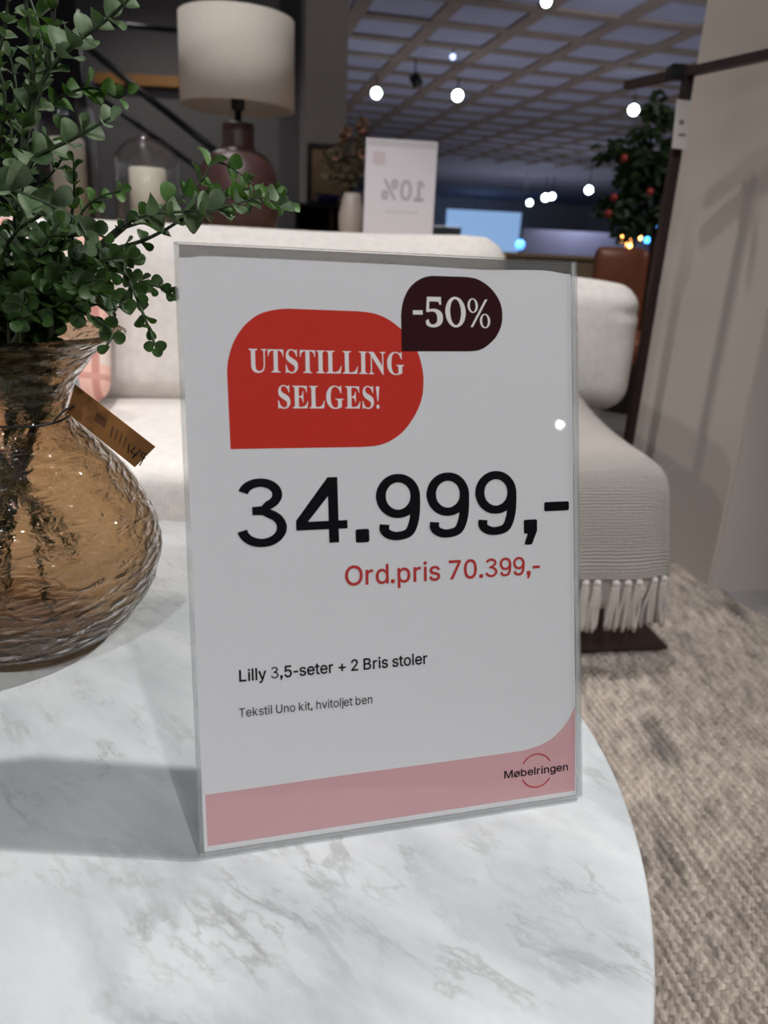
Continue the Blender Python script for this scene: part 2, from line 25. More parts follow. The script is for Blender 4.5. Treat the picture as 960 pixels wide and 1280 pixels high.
def aty(px, py, y):
    d = ray(px, py); return CAM + d*(y/d.y)
# ------------------------------------------------------------------ helpers
def link(o, parent=None):
    COL.objects.link(o)
    if parent: o.parent = parent
    return o
def tag(o, label=None, cat=None, group=None, kind=None):
    if label: o['label'] = label
    if cat: o['category'] = cat
    if group: o['group'] = group
    if kind: o['kind'] = kind
    return o
def empty(name, loc=(0, 0, 0), rz=0):
    o = bpy.data.objects.new(name, None); o.empty_display_size = .05
    o.location = loc; o.rotation_euler = (0, 0, rz); return link(o)
def obj(name, bm, mats, parent=None, smooth=True):
    me = bpy.data.meshes.new(name); bm.normal_update(); bm.to_mesh(me); bm.free()
    for m in (mats if isinstance(mats, (list, tuple)) else [mats]): me.materials.append(m)
    if smooth:
        for p in me.polygons: p.use_smooth = True
    return link(bpy.data.objects.new(name, me), parent)
def copy_tree(o, parent=None):
    c = o.copy(); COL.objects.link(c); c.parent = parent
    for ch in list(o.children): copy_tree(ch, c)
    return c
def box(bm, x0, x1, y0, y1, z0, z1, mi=0):
    v = [bm.verts.new(p) for p in ((x0,y0,z0),(x1,y0,z0),(x1,y1,z0),(x0,y1,z0),(x0,y0,z1),(x1,y0,z1),(x1,y1,z1),(x0,y1,z1))]
    fs = []
    for q in ((3,2,1,0),(4,5,6,7),(0,1,5,4),(1,2,6,5),(2,3,7,6),(3,0,4,7)):
        f = bm.faces.new([v[i] for i in q]); f.material_index = mi; fs.append(f)
    return v
def bbox(x0, x1, y0, y1, z0, z1, r=.004, seg=2):
    bm = bmesh.new(); box(bm, x0, x1, y0, y1, z0, z1)
    bmesh.ops.bevel(bm, geom=bm.edges[:], offset=r, segments=seg, affect='EDGES', profile=.5)
    return bm
def cushion(cx, cy, cz, hx, hy, hz, r, n=10, puff=(0, 0, 0), fn=None):
    """rounded, slightly puffed upholstery block"""
    bm = bmesh.new(); r = min(r, hx*.99, hy*.99, hz*.99); cache = {}
    h = (hx, hy, hz)
    def vert(p):
        k = tuple(round(a, 5) for a in p)
        if k in cache: return cache[k]
        q = [p[i]*h[i] for i in range(3)]
        inn = [max(-(h[i]-r), min(h[i]-r, q[i])) for i in range(3)]
        d = Vector([q[i]-inn[i] for i in range(3)])
        if d.length > 1e-9: d = d.normalized()*r
        w = [inn[i]+d[i] for i in range(3)]
        for i in range(3):
            a, b = [j for j in range(3) if j != i]
            w[i] += puff[i]*(1-p[a]**2)*(1-p[b]**2)*p[i]
        w = Vector((cx+w[0], cy+w[1], cz+w[2]))
        if fn: w = fn(w)
        cache[k] = bm.verts.new(w); return cache[k]
    def spc(i):
        t = i/n*2-1
        return math.copysign(abs(t)**.55, t)
    for ax in range(3):
        for sg in (-1, 1):
            for i in range(n):
                for j in range(n):
                    qs = []
                    for (a, b) in ((i, j), (i+1, j), (i+1, j+1), (i, j+1)):
                        p = [0, 0, 0]; p[ax] = sg; p[(ax+1) % 3] = spc(a); p[(ax+2) % 3] = spc(b)
                        qs.append(vert(p))
                    if sg < 0: qs.reverse()
                    if len(set(qs)) == 4: bm.faces.new(qs)
    return bm
def lathe(bm, prof, n=48, c=(0, 0), close=False, fn=None, mi=0):
    rings = []
    for (r, z) in prof:
        if r < 1e-6: rings.append([bm.verts.new((c[0], c[1], z))]); continue
        rg = []
        for k in range(n):
            a = 2*pi*k/n; p = Vector((c[0]+r*math.cos(a), c[1]+r*math.sin(a), z))
            rg.append(bm.verts.new(fn(p, a, r) if fn else p))
        rings.append(rg)
    if close: rings.append(rings[0])
    for a, b in zip(rings[:-1], rings[1:]):
        if len(a) == 1 and len(b) == 1: continue
        for k in range(n):
            k2 = (k+1) % n
            if len(a) == 1: f = bm.faces.new((a[0], b[k2], b[k]))
            elif len(b) == 1: f = bm.faces.new((a[k], a[k2], b[0]))
            else: f = bm.faces.new((a[k], a[k2], b[k2], b[k]))
            f.material_index = mi
    return bm
def tube(bm, pts, rad, n=8, cap=True):
    pts = [Vector(p) for p in pts]
    if not hasattr(rad, '__len__'): rad = [rad]*len(pts)
    t0 = (pts[1]-pts[0]).normalized(); nrm = t0.orthogonal().normalized(); rings = []
    for i, p in enumerate(pts):
        t = (pts[min(i+1, len(pts)-1)]-pts[max(i-1, 0)]).normalized()
        nrm = (nrm - t*nrm.dot(t)).normalized(); b = t.cross(nrm)
        rings.append([bm.verts.new(p+rad[i]*(math.cos(2*pi*k/n)*nrm+math.sin(2*pi*k/n)*b)) for k in range(n)])
    for a, c in zip(rings[:-1], rings[1:]):
        for k in range(n): bm.faces.new((a[k], a[(k+1) % n], c[(k+1) % n], c[k]))
    if cap: bm.faces.new(rings[0][::-1]); bm.faces.new(rings[-1])
    return bm
def spline(pts, m=8):
    P = [Vector(p) for p in pts]; out = []
    for i in range(len(P)-1):
        a, b, c, d = P[max(i-1, 0)], P[i], P[i+1], P[min(i+2, len(P)-1)]
        for k in range(m):
            t = k/m
            out.append(.5*((2*b)+(c-a)*t+(2*a-5*b+4*c-d)*t*t+(3*b-a-3*c+d)*t**3))
    out.append(P[-1]); return out
def lin(c):
    return tuple(((v/255)/12.92 if v/255 <= .04045 else ((v/255+.055)/1.055)**2.4) for v in c)+(1,)
def schlick(M, f0=.04, normal=None):
    lw = M.add('LayerWeight', Blend=.5)
    if normal: M.l(normal, lw.inputs['Normal'])
    p = M.add('Math', _operation='POWER'); p.inputs[1].default_value = 5; M.l(lw.outputs['Facing'], p.inputs[0])
    a = M.add('Math', _operation='MULTIPLY_ADD'); a.inputs[1].default_value = 1-f0; a.inputs[2].default_value = f0; M.l(p.outputs[0], a.inputs[0])
    return a.outputs[0]
class NT:
    def __init__(s, name):
        s.m = bpy.data.materials.new(name); s.m.use_nodes = True; s.t = s.m.node_tree
        s.n = s.t.nodes; s.n.clear(); s.out = s.n.new('ShaderNodeOutputMaterial')
    def add(s, typ, **kw):
        n = s.n.new('ShaderNode'+typ)
        for k, v in kw.items():
            if k.startswith('_'): setattr(n, k[1:], v)
            else: n.inputs[k.replace('__', ' ')].default_value = v
        return n
    def l(s, a, b): s.t.links.new(a, b)
def mat(name, rgb, rough=.6, metal=0, spec=.5, var=0, vscale=20, bump=0, bscale=200, bdist=.001, emit=None, estr=0, sheen=0, stretch=None, coat=0):
    M = NT(name); b = M.add('BsdfPrincipled', Roughness=rough, Metallic=metal)
    b.inputs['Specular IOR Level'].default_value = spec
    b.inputs['Base Color'].default_value = lin(rgb); b.inputs['Coat Weight'].default_value = coat
    if sheen: b.inputs['Sheen Weight'].default_value = sheen
    M.l(b.outputs[0], M.out.inputs[0])
    tc = M.add('TexCoord'); co = tc.outputs['Object']
    if stretch:
        mp = M.add('Mapping'); mp.inputs['Scale'].default_value = stretch; M.l(co, mp.inputs[0]); co = mp.outputs[0]
    n1 = M.add('TexNoise', Scale=vscale, Detail=4.0); M.l(co, n1.inputs['Vector'])
    mr = M.add('MapRange'); mr.inputs['To Min'].default_value = 1-var; mr.inputs['To Max'].default_value = 1+var
    mr.inputs['From Min'].default_value = .3; mr.inputs['From Max'].default_value = .7
    M.l(n1.outputs[0], mr.inputs['Value'])
    mx = M.add('Mix', _data_type='RGBA', _blend_type='MULTIPLY'); mx.inputs[0].default_value = 1
    mx.inputs[6].default_value = lin(rgb); M.l(mr.outputs[0], mx.inputs[7]); M.l(mx.outputs[2], b.inputs['Base Color'])
    if bump:
        n2 = M.add('TexNoise', Scale=bscale, Detail=3.0); M.l(co, n2.inputs['Vector'])
        bp = M.add('Bump', Strength=bump, Distance=bdist); M.l(n2.outputs[0], bp.inputs['Height']); M.l(bp.outputs[0], b.inputs['Normal'])
    if emit:
        b.inputs['Emission Color'].default_value = lin(emit); b.inputs['Emission Strength'].default_value = estr
    return M.m
# ------------------------------------------------------------------ materials
def m_marble():
    M = NT('white_marble'); b = M.add('BsdfPrincipled', Roughness=.2); b.inputs['Specular IOR Level'].default_value = .5
    M.l(b.outputs[0], M.out.inputs[0]); tc = M.add('TexCoord')
    m0 = M.add('Mapping'); m0.inputs['Rotation'].default_value = (0, 0, .62); M.l(tc.outputs['Object'], m0.inputs[0])
    mp = M.add('Mapping'); mp.inputs['Scale'].default_value = (1, 2.7, 1); M.l(m0.outputs[0], mp.inputs[0])
    big = M.add('TexNoise', Scale=5.0, Detail=6.0, Roughness=.6); M.l(mp.outputs[0], big.inputs[0])
    r1 = M.add('ValToRGB'); e = r1.color_ramp.elements
    e[0].position = .34; e[0].color = lin((198, 203, 206)); e[1].position = .6; e[1].color = lin((226, 230, 231)); M.l(big.outputs[0], r1.inputs[0])
    def veins(scale, w, dark, dist, seed):
        nz = M.add('TexNoise', Scale=scale, Detail=9.0, Roughness=.62, Distortion=dist); nz.noise_dimensions = '4D'; nz.inputs['W'].default_value = seed
        M.l(mp.outputs[0], nz.inputs['Vector'])
        s = M.add('Math', _operation='SUBTRACT'); s.inputs[1].default_value = .5; M.l(nz.outputs[0], s.inputs[0])
        a = M.add('Math', _operation='ABSOLUTE'); M.l(s.outputs[0], a.inputs[0])
        r = M.add('MapRange'); r.inputs['From Max'].default_value = w; r.inputs['To Min'].default_value = dark; r.inputs['To Max'].default_value = 0; M.l(a.outputs[0], r.inputs['Value'])
        k = M.add('TexNoise', Scale=scale*1.7, Detail=3.0); k.noise_dimensions = '4D'; k.inputs['W'].default_value = seed+5; M.l(tc.outputs['Object'], k.inputs['Vector'])
        kr = M.add('MapRange'); kr.inputs['From Min'].default_value = .48; kr.inputs['From Max'].default_value = .68; M.l(k.outputs[0], kr.inputs['Value'])
        m = M.add('Math', _operation='MULTIPLY'); M.l(r.outputs[0], m.inputs[0]); M.l(kr.outputs[0], m.inputs[1]); return m.outputs[0]
    cur = r1.outputs[0]
    for sc, w, dk, ds, sd, colr in ((3.0, .09, .45, .4, 1, (158, 162, 166)), (7, .03, .5, .45, 3, (128, 128, 127)), (15, .025, .45, .3, 8, (138, 136, 130))):
        mx = M.add('Mix', _data_type='RGBA'); M.l(veins(sc, w, dk, ds, sd), mx.inputs[0]); M.l(cur, mx.inputs[6]); mx.inputs[7].default_value = lin(colr); cur = mx.outputs[2]
    M.l(cur, b.inputs['Base Color'])
    n2 = M.add('TexNoise', Scale=60.0, Detail=4.0); M.l(tc.outputs['Object'], n2.inputs[0])
    rr = M.add('MapRange'); rr.inputs['To Min'].default_value = .06; rr.inputs['To Max'].default_value = .15; M.l(n2.outputs[0], rr.inputs['Value']); M.l(rr.outputs[0], b.inputs['Roughness'])
    bp = M.add('Bump', Strength=.08, Distance=.0005); M.l(n2.outputs[0], bp.inputs['Height']); M.l(bp.outputs[0], b.inputs['Normal'])
    return M.m
def m_clear(name, tint=(1, 1, 1), ior=1.49, rough=.02, edge=0.0, bump=None):
    """clear sheet: passes light straight through, mirrors by Fresnel"""
    M = NT(name); t = M.add('BsdfTransparent'); t.inputs[0].default_value = tint+(1,)
    g = M.add('BsdfGlossy', Roughness=rough); mx = M.add('MixShader'); nrm = None
    if bump:
        tc = M.add('TexCoord'); n = M.add('TexNoise', Scale=bump[0], Detail=2.0); M.l(tc.outputs['Object'], n.inputs[0])
        bp = M.add('Bump', Strength=bump[1], Distance=.001); M.l(n.outputs[0], bp.inputs['Height']); nrm = bp.outputs[0]; M.l(nrm, g.inputs['Normal'])
    M.l(schlick(M, .04, nrm), mx.inputs[0]); M.l(t.outputs[0], mx.inputs[1]); M.l(g.outputs[0], mx.inputs[2])
    last = mx
    if edge:
        d = M.add('BsdfDiffuse'); d.inputs[0].default_value = (.8, .82, .82, 1); m2 = M.add('MixShader'); m2.inputs[0].default_value = edge
        M.l(mx.outputs[0], m2.inputs[1]); M.l(d.outputs[0], m2.inputs[2]); last = m2
    M.l(last.outputs[0], M.out.inputs[0]); return M.m
def m_amber():
    M = NT('amber_hammered_glass'); tc = M.add('TexCoord')
    mp = M.add('Mapping'); mp.inputs['Scale'].default_value = (1, 1, 2.3); M.l(tc.outputs['Object'], mp.inputs[0])
    vo = M.add('TexVoronoi', Scale=66.0, _feature='SMOOTH_F1'); M.l(mp.outputs[0], vo.inputs['Vector'])
    nz = M.add('TexNoise', Scale=52.0, Detail=2.0, Distortion=.8); M.l(mp.outputs[0], nz.inputs['Vector'])
    ad = M.add('Math', _operation='ADD'); M.l(vo.outputs['Distance'], ad.inputs[0]); M.l(nz.outputs[0], ad.inputs[1])
    bp = M.add('Bump', Strength=1.0, Distance=.0045); M.l(ad.outputs[0], bp.inputs['Height'])
    tint = (.885, .79, .665, 1)
    tr = M.add('BsdfTransparent'); tr.inputs[0].default_value = tint
    rf = M.add('BsdfRefraction', Roughness=.02, IOR=1.2); rf.inputs[0].default_value = tint; M.l(bp.outputs[0], rf.inputs['Normal'])
    m1 = M.add('MixShader'); m1.inputs[0].default_value = .72; M.l(tr.outputs[0], m1.inputs[1]); M.l(rf.outputs[0], m1.inputs[2])
    gl = M.add('BsdfGlossy', Roughness=.04); M.l(bp.outputs[0], gl.inputs['Normal'])
    fr = schlick(M, .05, bp.outputs[0])
    m2 = M.add('MixShader'); M.l(fr, m2.inputs[0]); M.l(m1.outputs[0], m2.inputs[1]); M.l(gl.outputs[0], m2.inputs[2])
    M.l(m2.outputs[0], M.out.inputs[0]); return M.m
def m_rug():
    M = NT('woven_loop_rug'); b = M.add('BsdfPrincipled', Roughness=.95); b.inputs['Specular IOR Level'].default_value = .1
    M.l(b.outputs[0], M.out.inputs[0]); tc = M.add('TexCoord')
    mp = M.add('Mapping'); mp.inputs['Rotation'].default_value = (0, 0, -.21); mp.inputs['Scale'].default_value = (1, .3, 1); M.l(tc.outputs['Object'], mp.inputs[0])
    a = M.add('TexNoise', Scale=62.0, Detail=3.0, Roughness=.6); M.l(mp.outputs[0], a.inputs[0])
    r = M.add('ValToRGB'); e = r.color_ramp.elements
    e[0].position = .33; e[0].color = lin((134, 126, 119)); e[1].position = .68; e[1].color = lin((194, 182, 171))
    k = r.color_ramp.elements.new(.46); k.color = lin((164, 152, 142)); M.l(a.outputs[0], r.inputs[0])
    c = M.add('TexNoise', Scale=16.0, Detail=3.0); M.l(mp.outputs[0], c.inputs[0])
    mr = M.add('MapRange'); mr.inputs['From Min'].default_value = .58; mr.inputs['From Max'].default_value = .72; mr.inputs['To Max'].default_value = .7; M.l(c.outputs[0], mr.inputs['Value'])
    mx = M.add('Mix', _data_type='RGBA'); M.l(mr.outputs[0], mx.inputs[0]); M.l(r.outputs[0], mx.inputs[6]); mx.inputs[7].default_value = lin((84, 80, 78))
    M.l(mx.outputs[2], b.inputs['Base Color'])
    f = M.add('TexNoise', Scale=900.0, Detail=2.0); M.l(tc.outputs['Object'], f.inputs[0])
    bp = M.add('Bump', Strength=.5, Distance=.0008); M.l(f.outputs[0], bp.inputs['Height']); M.l(bp.outputs[0], b.inputs['Normal'])
    return M.m
def m_plaid():
    M = NT('peach_check_cloth'); b = M.add('BsdfPrincipled', Roughness=.9); M.l(b.outputs[0], M.out.inputs[0]); tc = M.add('TexCoord')
    sx = M.add('SeparateXYZ'); M.l(tc.outputs['Object'], sx.inputs[0]); cur = None
    base = lin((232, 186, 172))
    def stripe(axis, period, width, off):
        p = M.add('Math', _operation='ADD'); p.inputs[1].default_value = off+10; M.l(sx.outputs[axis], p.inputs[0])
        q = M.add('Math', _operation='MODULO'); q.inputs[1].default_value = period; M.l(p.outputs[0], q.inputs[0])
        l = M.add('Math', _operation='LESS_THAN'); l.inputs[1].default_value = width; M.l(q.outputs[0], l.inputs[0]); return l.outputs[0]
    prev = None
    for ax, per, w, off, colr in ((0, .16, .05, 0, (226, 222, 220)), (2, .16, .05, .02, (226, 208, 200)), (0, .16, .012, .055, (200, 140, 130)), (0, .16, .014, -.07, (150, 152, 162)), (2, .16, .012, .05, (206, 150, 140))):
        mx = M.add('Mix', _data_type='RGBA'); M.l(stripe(ax, per, w, off), mx.inputs[0])
        if prev: M.l(prev, mx.inputs[6])
        else: mx.inputs[6].default_value = base
        mx.inputs[7].default_value = lin(colr); prev = mx.outputs[2]
    M.l(prev, b.inputs['Base Color']); return M.m
def m_throw():
    M = NT('knitted_throw_wool'); b = M.add('BsdfPrincipled', Roughness=.95); b.inputs['Specular IOR Level'].default_value = .1; M.l(b.outputs[0], M.out.inputs[0])
    uv = M.add('TexCoord'); wv = M.add('TexWave', Scale=1.0, Distortion=1.5, Detail=2.0); wv.bands_direction = 'Y'
    mp = M.add('Mapping'); mp.inputs['Scale'].default_value = (20, 34, 1); M.l(uv.outputs['UV'], mp.inputs[0]); M.l(mp.outputs[0], wv.inputs['Vector'])
    r = M.add('ValToRGB'); r.color_ramp.elements[0].color = lin((128, 121, 116)); r.color_ramp.elements[1].color = lin((184, 178, 173)); M.l(wv.outputs[0], r.inputs[0]); M.l(r.outputs[0], b.inputs['Base Color'])
    n = M.add('TexNoise', Scale=260.0, Detail=3.0); M.l(uv.outputs['Object'], n.inputs[0])
    ad = M.add('Math', _operation='ADD'); M.l(wv.outputs[0], ad.inputs[0]); M.l(n.outputs[0], ad.inputs[1])
    bp = M.add('Bump', Strength=.8, Distance=.003); M.l(ad.outputs[0], bp.inputs['Height']); M.l(bp.outputs[0], b.inputs['Normal']); return M.m
def m_paper():
    M = NT('sign_paper'); b = M.add('BsdfPrincipled', Roughness=.7); b.inputs['Base Color'].default_value = lin((226, 226, 228)); M.l(b.outputs[0], M.out.inputs[0])
    tc = M.add('TexCoord'); n = M.add('TexNoise', Scale=40.0, Detail=5.0, Distortion=1.0); M.l(tc.outputs['Object'], n.inputs[0])
    bp = M.add('Bump', Strength=.12, Distance=.0015); M.l(n.outputs[0], bp.inputs['Height']); M.l(bp.outputs[0], b.inputs['Normal']); return M.m
def m_leaf(name, a, c):
    M = NT(name); b = M.add('BsdfPrincipled', Roughness=.5); b.inputs['Specular IOR Level'].default_value = .35; M.l(b.outputs[0], M.out.inputs[0])
    tc = M.add('TexCoord'); n = M.add('TexNoise', Scale=55.0, Detail=2.0); M.l(tc.outputs['Object'], n.inputs[0])
    r = M.add('ValToRGB'); r.color_ramp.elements[0].position = .35; r.color_ramp.elements[0].color = lin(a); r.color_ramp.elements[1].position = .65; r.color_ramp.elements[1].color = lin(c)
    M.l(n.outputs[0], r.inputs[0]); M.l(r.outputs[0], b.inputs['Base Color'])
    tl = M.add('BsdfTranslucent'); tl.inputs[0].default_value = lin((90, 140, 40)); ms = M.add('MixShader'); ms.inputs[0].default_value = .13
    M.l(b.outputs[0], ms.inputs[1]); M.l(tl.outputs[0], ms.inputs[2]); M.l(ms.outputs[0], M.out.inputs[0])
    return M.m
MARBLE = m_marble(); AMBER = m_amber(); RUG = m_rug(); PLAID = m_plaid(); THROW = m_throw(); PAPER = m_paper()
ACRYL = m_clear('clear_acrylic'); ACRYL_E = m_clear('acrylic_cut_edge', tint=(.86, .88, .88), edge=.3, rough=.1)
CLOCHE = m_clear('cloche_glass', ior=1.5, bump=(14, .35))
BOUCLE = mat('off_white_boucle', (214, 208, 203), .95, var=.06, vscale=60, bump=.6, bscale=420, bdist=.0025, spec=.15)
SEATC = BOUCLE
OAK = mat('white_oiled_oak', (170, 140, 108), .5, var=.15, vscale=12, stretch=(1, 1, .1))
DARKWOOD = mat('dark_brown_wood', (62, 44, 36), .45, var=.25, vscale=14, stretch=(.2, 1, 1))
STANDWOOD = mat('mahogany_stand_wood', (36, 17, 14), .45, var=.2, vscale=20)
BLACKM = mat('black_metal', (16, 16, 18), .4, metal=.3)
PLASTER = mat('painted_plaster', (196, 186, 178), .85, var=.02, vscale=3, bump=.08, bscale=60)
RED = mat('badge_red_ink', (204, 54, 42), .7, spec=.12); MAROON = mat('badge_maroon_ink', (52, 20, 24), .7, spec=.08); PINK = mat('band_pink_ink', (214, 168, 170), .7, spec=.15)
WHITEINK = mat('white_ink', (238, 232, 232), .6); BLACKINK = mat('black_ink', (14, 14, 18), .6, spec=.08); REDINK = mat('red_ink', (186, 44, 44), .6)
STEM = mat('plant_stem', (44, 58, 34), .6, var=.2, vscale=60); STEM2 = mat('plant_wire_stem', (26, 30, 22), .6)
LEAF = m_leaf('round_leaf_green', (62, 84, 52), (114, 130, 104)); LEAFD = m_leaf('dark_leaf_green', (28, 46, 18), (54, 80, 38)); LEAFY = m_leaf('young_leaf_green', (48, 78, 32), (84, 118, 60))
LINEN = mat('linen_shade', (205, 196, 186), .9, var=.06, vscale=300, bump=.2, bscale=500)
CERAM = mat('brown_ceramic', (70, 46, 44), .42, var=.25, vscale=10, bump=.15, bscale=30)
WAX = mat('ivory_wax', (225, 216, 200), .6)
KRAFT = mat('kraft_card', (138, 92, 46), .8, var=.08, vscale=40); KRAFTINK = mat('kraft_print', (96, 62, 36), .8); PEN = mat('black_pen', (22, 18, 16), .6)
# ------------------------------------------------------------------ setting
YAW = math.radians(13); E1 = Vector((math.cos(YAW), math.sin(YAW), 0)); E2 = Vector((-math.sin(YAW), math.cos(YAW), 0))
def struct(name, bm, m, parent=None, rz=YAW, smooth=False):
    o = obj(name, bm, m, parent, smooth); o.rotation_euler = (0, 0, rz if not parent else 0)
    return tag(o, kind='structure')
FLOORM = mat('grey_vinyl_floor', (150, 146, 146), .5, var=.1, vscale=3)
bm = bmesh.new(); box(bm, -12, 22, -10, 46, -.06, -.012); struct('floor', bm, FLOORM)
PANEL = mat('ceiling_panel', (138, 142, 168), .9, var=.06, vscale=1.2); BEAM = mat('ceiling_beam', (112, 100, 94), .9, var=.1, vscale=2)
ZC = 3.3
bm = bmesh.new(); box(bm, -12, 22, -10, 46, ZC+.22, ZC+.3, 0)
pu, pv = 1.06, 1.06
for i in range(-13, 19):
    u = 3.95+(i-2)*pu
    if -12 < u < 22: box(bm, u-.10, u+.10, 3.5, 26, ZC+.19, ZC+.219, 1)
for j in range(0, 21):
    v = 3.6+j*pv
    box(bm, -12, 22, v-.12, v+.12, ZC+.192, ZC+.218, 1)
struct('ceiling', bm, [PANEL, BEAM])
WALLD = mat('dark_grey_wall', (108, 104, 106), .9, var=.08, vscale=1); WALLB = mat('shop_back_wall', (165, 160, 166), .9, var=.1, vscale=.4)
bm = bmesh.new(); box(bm, -12, 22, 45, 45.2, -.012, ZC+.3); struct('wall_back', bm, WALLB)
bm = bmesh.new(); box(bm, -12, 22, -10.2, -10, -.012, ZC+.3); struct('wall_front', bm, WALLD)
bm = bmesh.new(); box(bm, 22, 22.2, -10, 45, -.012, ZC+.3); struct('wall_right', bm, WALLB)
# white pillar on the right
bm = bmesh.new()
N = Vector((.796, 1.656, 0)); yw = math.radians(12)
box(bm, 0, .62, 0, .45, -.012, ZC+.25)
bmesh.ops.bevel(bm, geom=[e for e in bm.edges if abs(e.verts[0].co.z-e.verts[1].co.z) > 1], offset=.006, segments=2, affect='EDGES')
o = struct('pillar', bm, PLASTER, rz=yw); o.location = N
tag(o, 'white plastered square pillar at the right')
# dark grey pillar further back
bm = bmesh.new(); p = aty(404, 120, 8); w = 48/933*8*.95
box(bm, -w/2, w/2, -w/2, w/2, -.012, ZC); o = struct('pillar', bm, mat('grey_pillar_paint', (150, 142, 138), .9, var=.05, vscale=2)); o.location = (p.x, p.y, 0)
# dark partition at far left and grey partition behind the stair rail
bm = bmesh.new(); a = aty(-300, 100, 4.2); b = aty(92, 100, 4.2); box(bm, a.x, b.x, 4.2, 4.3, -.012, 2.4); struct('partition', bm, mat('charcoal_panel', (62, 58, 64), .9, var=.05, vscale=2), rz=0)
bm = bmesh.new(); a = aty(60, 100, 9); b = aty(376, 100, 9); box(bm, a.x-2, b.x, 9, 9.2, -.012, ZC-.02)
o = struct('partition', bm, WALLD, rz=0)
tr = bmesh.new(); a = aty(120, 98, 8.9); b = aty(262, 112, 8.9); box(tr, a.x, b.x, 8.85, 8.99, b.z, b.z+.10)
struct('trim_1', tr, mat('oak_trim', (150, 104, 52), .6, var=.15, vscale=6), rz=0)
# the bright window in the back wall
a = aty(556, 300, 43); b = aty(652, 266, 43)
bm = bmesh.new(); box(bm, a.x, b.x, 43, 43.05, .1, b.z); struct('window_1', bm, mat('window_daylight', (170, 200, 235), .3, emit=(150, 190, 240), estr=.7), rz=0)
a = aty(652, 300, 24); b = aty(838, 300, 24)
bm = bmesh.new(); box(bm, a.x, b.x+1, 24, 24.2, -.012, aty(740, 290, 24).z); struct('partition', bm, mat('navy_partition', (34, 36, 58), .8, var=.2, vscale=1), rz=0)
a = aty(536, 300, 12); b = aty(577, 284, 12)
bm = bbox(a.x, b.x, 12, 12.4, -.012, b.z, .01); o = obj('display_cabinet', bm, mat('black_cabinet_paint', (22, 22, 28), .5), smooth=False)
tag(o, 'low black cabinet far off, just right of the reversed paper sign', 'cabinet')
# ------------------------------------------------------------------ rug
def m_rug_mesh():
    bm = bmesh.new(); dx = .0032
    d2 = Vector((-.21, .978)); d1 = Vector((.978, .21))
    def hgt(x, y):
        u = x*d1.x+y*d1.y; v = x*d2.x+y*d2.y
        u += .002*noise.noise((x*18, y*18, 0)); v += .004*noise.noise((x*18, y*18, 7))
        row = math.floor(u/.0118); a = (u/.0118-row-.5)*2
        vv = v/.0165+.5*(row % 2)+.25*noise.noise((row*3.1, 0, 0)); cell = math.floor(vv); bb = (vv-cell-.5)*2
        jit = noise.noise((row*7.3, cell*5.1, 3))
        bb += a*.35
        q = 1-(a*a*.85+bb*bb*.85)
        return .014*(max(0, q)**.6)*(1+.3*jit)-.010+.002*noise.noise((x*12, y*12, 1))
    xs = [-1.8+.15*i for i in range(14)]; xs = [x for x in xs if x < .22]+[.22+dx*i for i in range(int(.86/dx))]
    ys = [-.6+.15*i for i in range(20)]; ys = [y for y in ys if y < .5]+[.5+dx*i for i in range(int(1.3/dx))]+[1.85, 2.0, 2.12]
    def inside(x, y):
        # right-hand rug border runs along the store's depth axis
        lim = .826+(1.638-y)*.30
        return min(x, lim)
    grid = []
    for y in ys:
        row = []
        for x in xs:
            xx = inside(x, y); z = hgt(xx, y) if (x >= .2 and y >= .48) else 0
            row.append(bm.verts.new((xx, y, z)))
        grid.append(row)
    for j in range(len(ys)-1):
        for i in range(len(xs)-1):
            q = (grid[j][i], grid[j][i+1], grid[j+1][i+1], grid[j+1][i])
            if (q[0].co-q[1].co).length < 1e-5 and (q[2].co-q[3].co).length < 1e-5: continue
            bm.faces.new(q)
    bmesh.ops.remove_doubles(bm, verts=bm.verts[:], dist=1e-6)
    ed = [e for e in bm.edges if e.is_boundary]
    ex = bmesh.ops.extrude_edge_only(bm, edges=ed)
    for v in ex['geom']:
        if isinstance(v, bmesh.types.BMVert): v.co.z = -.0115
    return bm
rug = obj('rug', m_rug_mesh(), RUG); tag(rug, 'beige and grey woven loop rug lying under the marble table and sofa', 'rug')
# ------------------------------------------------------------------ coffee table
TZ = .45; TC = (-.25, .3639); TR = .3992
ct = empty('coffee_table', (TC[0], TC[1], 0)); tag(ct, 'round white marble coffee table carrying the price sign and glass vase', 'table')
bm = bmesh.new()
lathe(bm, [(0, TZ-.022), (TR-.006, TZ-.022), (TR-.0015, TZ-.0195), (TR, TZ-.016), (TR, TZ-.004), (TR-.0012, TZ-.0012), (TR-.004, TZ), (0, TZ)], 160)
obj('tabletop', bm, MARBLE, ct)
bm = bmesh.new(); lathe(bm, [(0, .03), (.055, .03), (.05, .06), (.045, .22), (.05, .40), (.12, .42), (.12, TZ-.022), (0, TZ-.022)], 48); obj('pedestal', bm, OAK, ct)
bm = bmesh.new(); lathe(bm, [(0, .004), (.21, .004), (.215, .01), (.21, .03), (0, .03)], 64); obj('foot', bm, OAK, ct)
